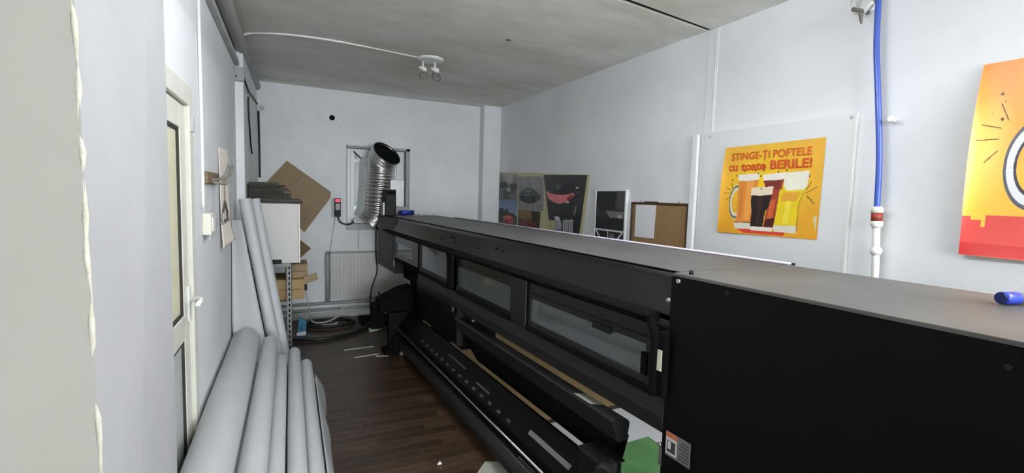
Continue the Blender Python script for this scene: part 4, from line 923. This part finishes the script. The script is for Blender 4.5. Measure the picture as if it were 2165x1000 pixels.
def bull(P):
    P.grad((48, 50, 52), (20, 20, 21)); P.ell(0.6, 0.27, 0.34, 0.12, (24, 25, 26)); P.poly([(0.28, 0.18), (0.44, 0.14), (0.42, 0.22), (0.32, 0.26)], (84, 86, 84)); P.poly([(0.03, 0.27), (0.10, 0.29), (0.16, 0.32), (0.5, 0.325), (0.66, 0.31), (0.72, 0.28), (0.78, 0.32), (0.70, 0.37), (0.58, 0.44), (0.40, 0.475), (0.2, 0.455), (0.05, 0.39)], (226, 128, 128)); P.poly([(0.58, 0.37), (0.72, 0.31), (0.76, 0.35), (0.6, 0.44)], (150, 40, 46))
    P.ell(0.60, 0.44, 0.05, 0.02, (190, 186, 160)); P.ell(0.82, 0.20, 0.04, 0.012, (220, 218, 210)); P.ell(0.84, 0.28, 0.07, 0.02, (74, 70, 68)); P.line((0.15, 0.56), (0.5, 0.60), 0.008, (60, 62, 62)); P.line((0.5, 0.6), (0.6, 0.55), 0.008, (50, 52, 52)); P.line((0.83, 0.5), (0.8, 0.63), 0.012, (170, 172, 168))
    P.poly([(0.0, 0.76), (0.20, 0.76), (0.20, 1), (0, 1)], (196, 186, 140)); P.poly([(0.20, 0.68), (0.36, 0.69), (0.42, 0.80), (0.40, 1), (0.2, 1)], (168, 170, 174)); P.poly([(0.47, 0.74), (0.78, 0.72), (0.80, 1), (0.46, 1)], (178, 180, 182))
    for x in (0.52, 0.6, 0.66, 0.74): P.line((x, 0.76), (x-0.01, 1), 0.008, (54, 54, 58))
    P.poly([(0.20, 0.9), (0.40, 0.9), (0.40, 1), (0.2, 1)], (136, 134, 150)); P.ell(0.30, 0.72, 0.06, 0.03, (226, 226, 224)); P.noise(0.15, 16)
def truss(P):
    P.grad((60, 62, 62), (40, 40, 41)); P.poly([(0.02, 0.03), (0.7, 0.03), (0.66, 0.36), (0.02, 0.36)], (36, 38, 39)); P.poly([(0.75, 0.03), (0.98, 0.03), (0.98, 0.34), (0.72, 0.34)], (78, 78, 76)); P.poly([(0.35, 0.38), (0.98, 0.38), (0.97, 0.50), (0.5, 0.50)], (120, 118, 114)); P.ell(0.85, 0.47, 0.08, 0.03, (176, 172, 164)); P.poly([(0, 0.5), (1, 0.52), (1, 0.74), (0, 0.74)], (36, 36, 38))
    P.poly([(0, 0.735), (1, 0.735), (1, 0.99), (0, 0.99)], (34, 34, 36)); w = (216, 216, 218)
    P.line((0, 0.745), (1, 0.745), 0.014, w, .9); P.line((0, 0.975), (1, 0.975), 0.014, w, .9); P.line((0.02, 0.75), (0.26, 0.975), 0.018, w, 1); P.line((0.98, 0.75), (0.7, 0.975), 0.018, w, 1); P.line((0.46, 0.75), (0.46, 0.975), 0.014, w); P.ell(0.6, 0.86, 0.1, 0.06, (110, 110, 112)); P.noise(0.1, 12)
# pale backing sheets under the pictures
bk_ = tag(MB().prism([(6.205, 1.12), (6.205, 1.965), (3.945, 1.855), (4.06, 1.12)], XR-0.002, XR-0.0005, 'x').build('backing_sheet', mat('pale_yellow_backing', (206, 202, 158), 0.6)), 'pale yellowish backing sheet behind the car pictures', 'sheet')
rect_print('car_picture', [(6.20, 1.951), (5.633, 1.922), (5.608, 1.576), (6.20, 1.572)], 56, 60, bike, 'grey picture of machinery at top left of the car pictures', off=0.0065)
rect_print('car_picture', [(5.616, 1.885), (4.907, 1.864), (4.866, 1.46), (5.557, 1.453)], 64, 70, greycar, 'pale grey picture of a dark rounded car', off=0.0065)
rect_print('car_picture', [(6.19, 1.568), (5.600, 1.572), (5.583, 1.222), (6.19, 1.205)], 60, 70, redcar, 'picture of a red car under a blue sky, lower left', off=0.0065)
rect_print('car_picture', [(5.557, 1.449), (4.947, 1.449), (4.967, 1.225), (5.555, 1.215)], 60, 60, browncar, 'dark brown picture of a red car, lower middle', off=0.0065)
rect_print('car_poster', [(4.897, 1.881), (3.993, 1.852), (4.101, 1.215), (4.679, 1.195)], 110, 110, bull, 'tapering black poster with a glossy pink car body', off=0.010, m=glossy_print)
o = rect_print('framed_picture', [(3.795, 1.690), (3.362, 1.690), (3.362, 1.205), (3.795, 1.205)], 80, 100, truss, 'dark photo in a white frame between car poster and cork board', off=0.022)
fr_ = MB()
for lo, hi in (((XR-0.026, 3.795, 1.19), (XR-0.001, 3.815, 1.705)), ((XR-0.026, 3.342, 1.19), (XR-0.001, 3.362, 1.705)), ((XR-0.026, 3.362, 1.690), (XR-0.001, 3.795, 1.705)), ((XR-0.026, 3.362, 1.19), (XR-0.001, 3.795, 1.205))): fr_.box(lo, hi)
fr_.build('frame', frame_white, o, bevel=0.002)
# cork board
ck = empty('cork_board', (XR, 2.945, 1.05), 'cork board in a dark wooden frame with a paper pinned on', 'cork board')
MB().box(rel(ck, (XR-0.012, 2.64, 1.06)), rel(ck, (XR-0.001, 3.26, 1.585))).build('cork', cork, ck)
b = MB()
for lo, hi in (((2.622, 1.05), (2.642, 1.598)), ((3.258, 1.05), (3.278, 1.598)), ((2.642, 1.580), (3.258, 1.598)), ((2.642, 1.05), (3.258, 1.068))): b.box(rel(ck, (XR-0.022, lo[0], lo[1])), rel(ck, (XR-0.001, hi[0], hi[1])))
b.build('frame', walnut, ck, bevel=0.002)
MB().box(rel(ck, (XR-0.024, 2.96, 1.594)), rel(ck, (XR-0.004, 3.11, 1.606))).build('hanger_bar', walnut, ck)
for y in (2.73, 3.16): MB().tube([rel(ck, (XR-0.012, y, 1.598)), rel(ck, (XR-0.012, y, 1.612))], 0.005, 8).build('hanger_peg', wire_m, ck)
tag(MB().prism([(3.222, 1.576), (2.975, 1.576), (2.985, 1.305), (3.222, 1.300)], XR-0.0155, XR-0.0135, 'x').build('pinned_paper', paper_white), 'white paper sheet pinned on the cork board', 'paper')
# water pipe and hose
wp = empty('water_pipe', (XR-0.05, 1.36, 0.0), 'white plastic pipe with a red banded valve on the right wall', 'pipe')
px = XR-0.05; q = lambda y, z: rel(wp, (px, y, z))
MB().tube([q(1.335, 0.02), q(1.345, 1.30), q(1.358, 1.52)], 0.016, 14).build('tube', pvc, wp, smooth=True)
MB().tube([q(1.349, 1.37), q(1.350, 1.385), q(1.351, 1.40), q(1.352, 1.41)], [0.018, 0.026, 0.026, 0.018], 16).build('clip', pvc, wp, smooth=True)
MB().tube([q(1.357, 1.505), q(1.358, 1.52), q(1.359, 1.54)], [0.018, 0.027, 0.026], 16).build('lower_nut', pvc, wp, smooth=True)
vb = MB().tube([q(1.359, 1.538), q(1.361, 1.582)], 0.024, 16).build('valve_band', red_tag, wp, smooth=True)
MB().tube([q(1.361, 1.58), q(1.362, 1.60), q(1.362, 1.612)], [0.026, 0.027, 0.02], 16).build('upper_nut', pvc, wp, smooth=True)
tag(MB().tube(spline([(px, 1.363, 1.60), (px+0.004, 1.375, 1.85), (px+0.004, 1.405, 2.15), (px, 1.430, 2.40), (px, 1.441, 2.63)]), 0.0135, 14).build('blue_hose', blue_hose_m, smooth=True), 'blue hose rising straight up the right wall', 'hose')
bk2 = empty('pipe_bracket', (XR, 1.50, 2.60), 'white wall bracket clamping the top of the blue hose', 'bracket')
MB().tube([(-0.05, -0.055, 0.03), (-0.05, -0.053, 0.10)], 0.019, 12).build('hose_end', pvc, bk2, smooth=True)
MB().tube(spline([(-0.002, 0.07, 0.02), (-0.05, 0.06, 0.07), (-0.06, 0.0, 0.075), (-0.05, -0.05, 0.06)]), 0.012, 8).build('clamp_arm', white_plastic, bk2, smooth=True)
MB().tube(spline([(-0.002, 0.04, -0.02), (-0.05, 0.0, 0.0), (-0.055, -0.04, 0.03)]), 0.012, 8).build('clamp_arm', white_plastic, bk2, smooth=True)
MB().tube([(0, 0.0, 0.03), (-0.02, 0.0, 0.03)], 0.026, 12).build('plate', white_plastic, bk2)
MB().tube([(-0.08, 0.0, -0.02), (-0.07, 0.0, -0.07)], [0.012, 0.004], 8).build('bolt', wire_m, bk2)
MB().tube([(-0.115, 0.02, 0.0), (-0.02, 0.0, -0.005)], 0.011, 8).build('spindle', wire_m, bk2)
hk = empty('wall_peg', (XR, 1.345, 2.03), 'white peg sticking out of the wall right of the blue hose', 'peg')
MB().tube([(0, 0, 0), (-0.05, -0.01, 0.006)], 0.010, 10).build('pin', white_plastic, hk, smooth=True)
MB().tube([(-0.05, -0.01, 0.006), (-0.062, -0.012, 0.008)], 0.014, 10).build('head', white_plastic, hk, smooth=True)

# ------------------------------------------------------------------ lamps assumed in the near room and two unseen ones added to brighten the corridor
for i, (x, y, z, ly, w) in enumerate(LAMPS):
    f = empty('unseen_tube_lamp', (x, y, z), ['assumed double tube ceiling lamp in the room behind the camera', 'assumed double tube ceiling lamp above the aisle beside the right wall', 'added low hung double tube fill lamp, unseen above the gap between pier and printer', 'added short double tube fill lamp, unseen under the ceiling just past the pier'][i], 'ceiling lamp', 'assumed and added tube lamps of the near room')
    MB().box((-0.04, -ly/2, 0.035), (0.04, ly/2, 0.075)).build('tray', white_plastic, f, bevel=0.006)
    for sy in (-1, 1): MB().tube([(0, sy*ly*0.35, 0.07), (0, sy*ly*0.35, 2.83-z)], 0.008, 8).build('hanger', white_plastic, f)
    tm = mat('lamp_tube_%d' % (i+1), (255, 255, 255), 0.4, emit=(246, 249, 255), estr=w)
    for sx in (-1, 1): MB().tube([(sx*0.055, -ly/2+0.03, 0.02), (sx*0.055, ly/2-0.03, 0.02)], 0.013, 12).build('tube', tm, f, smooth=True)
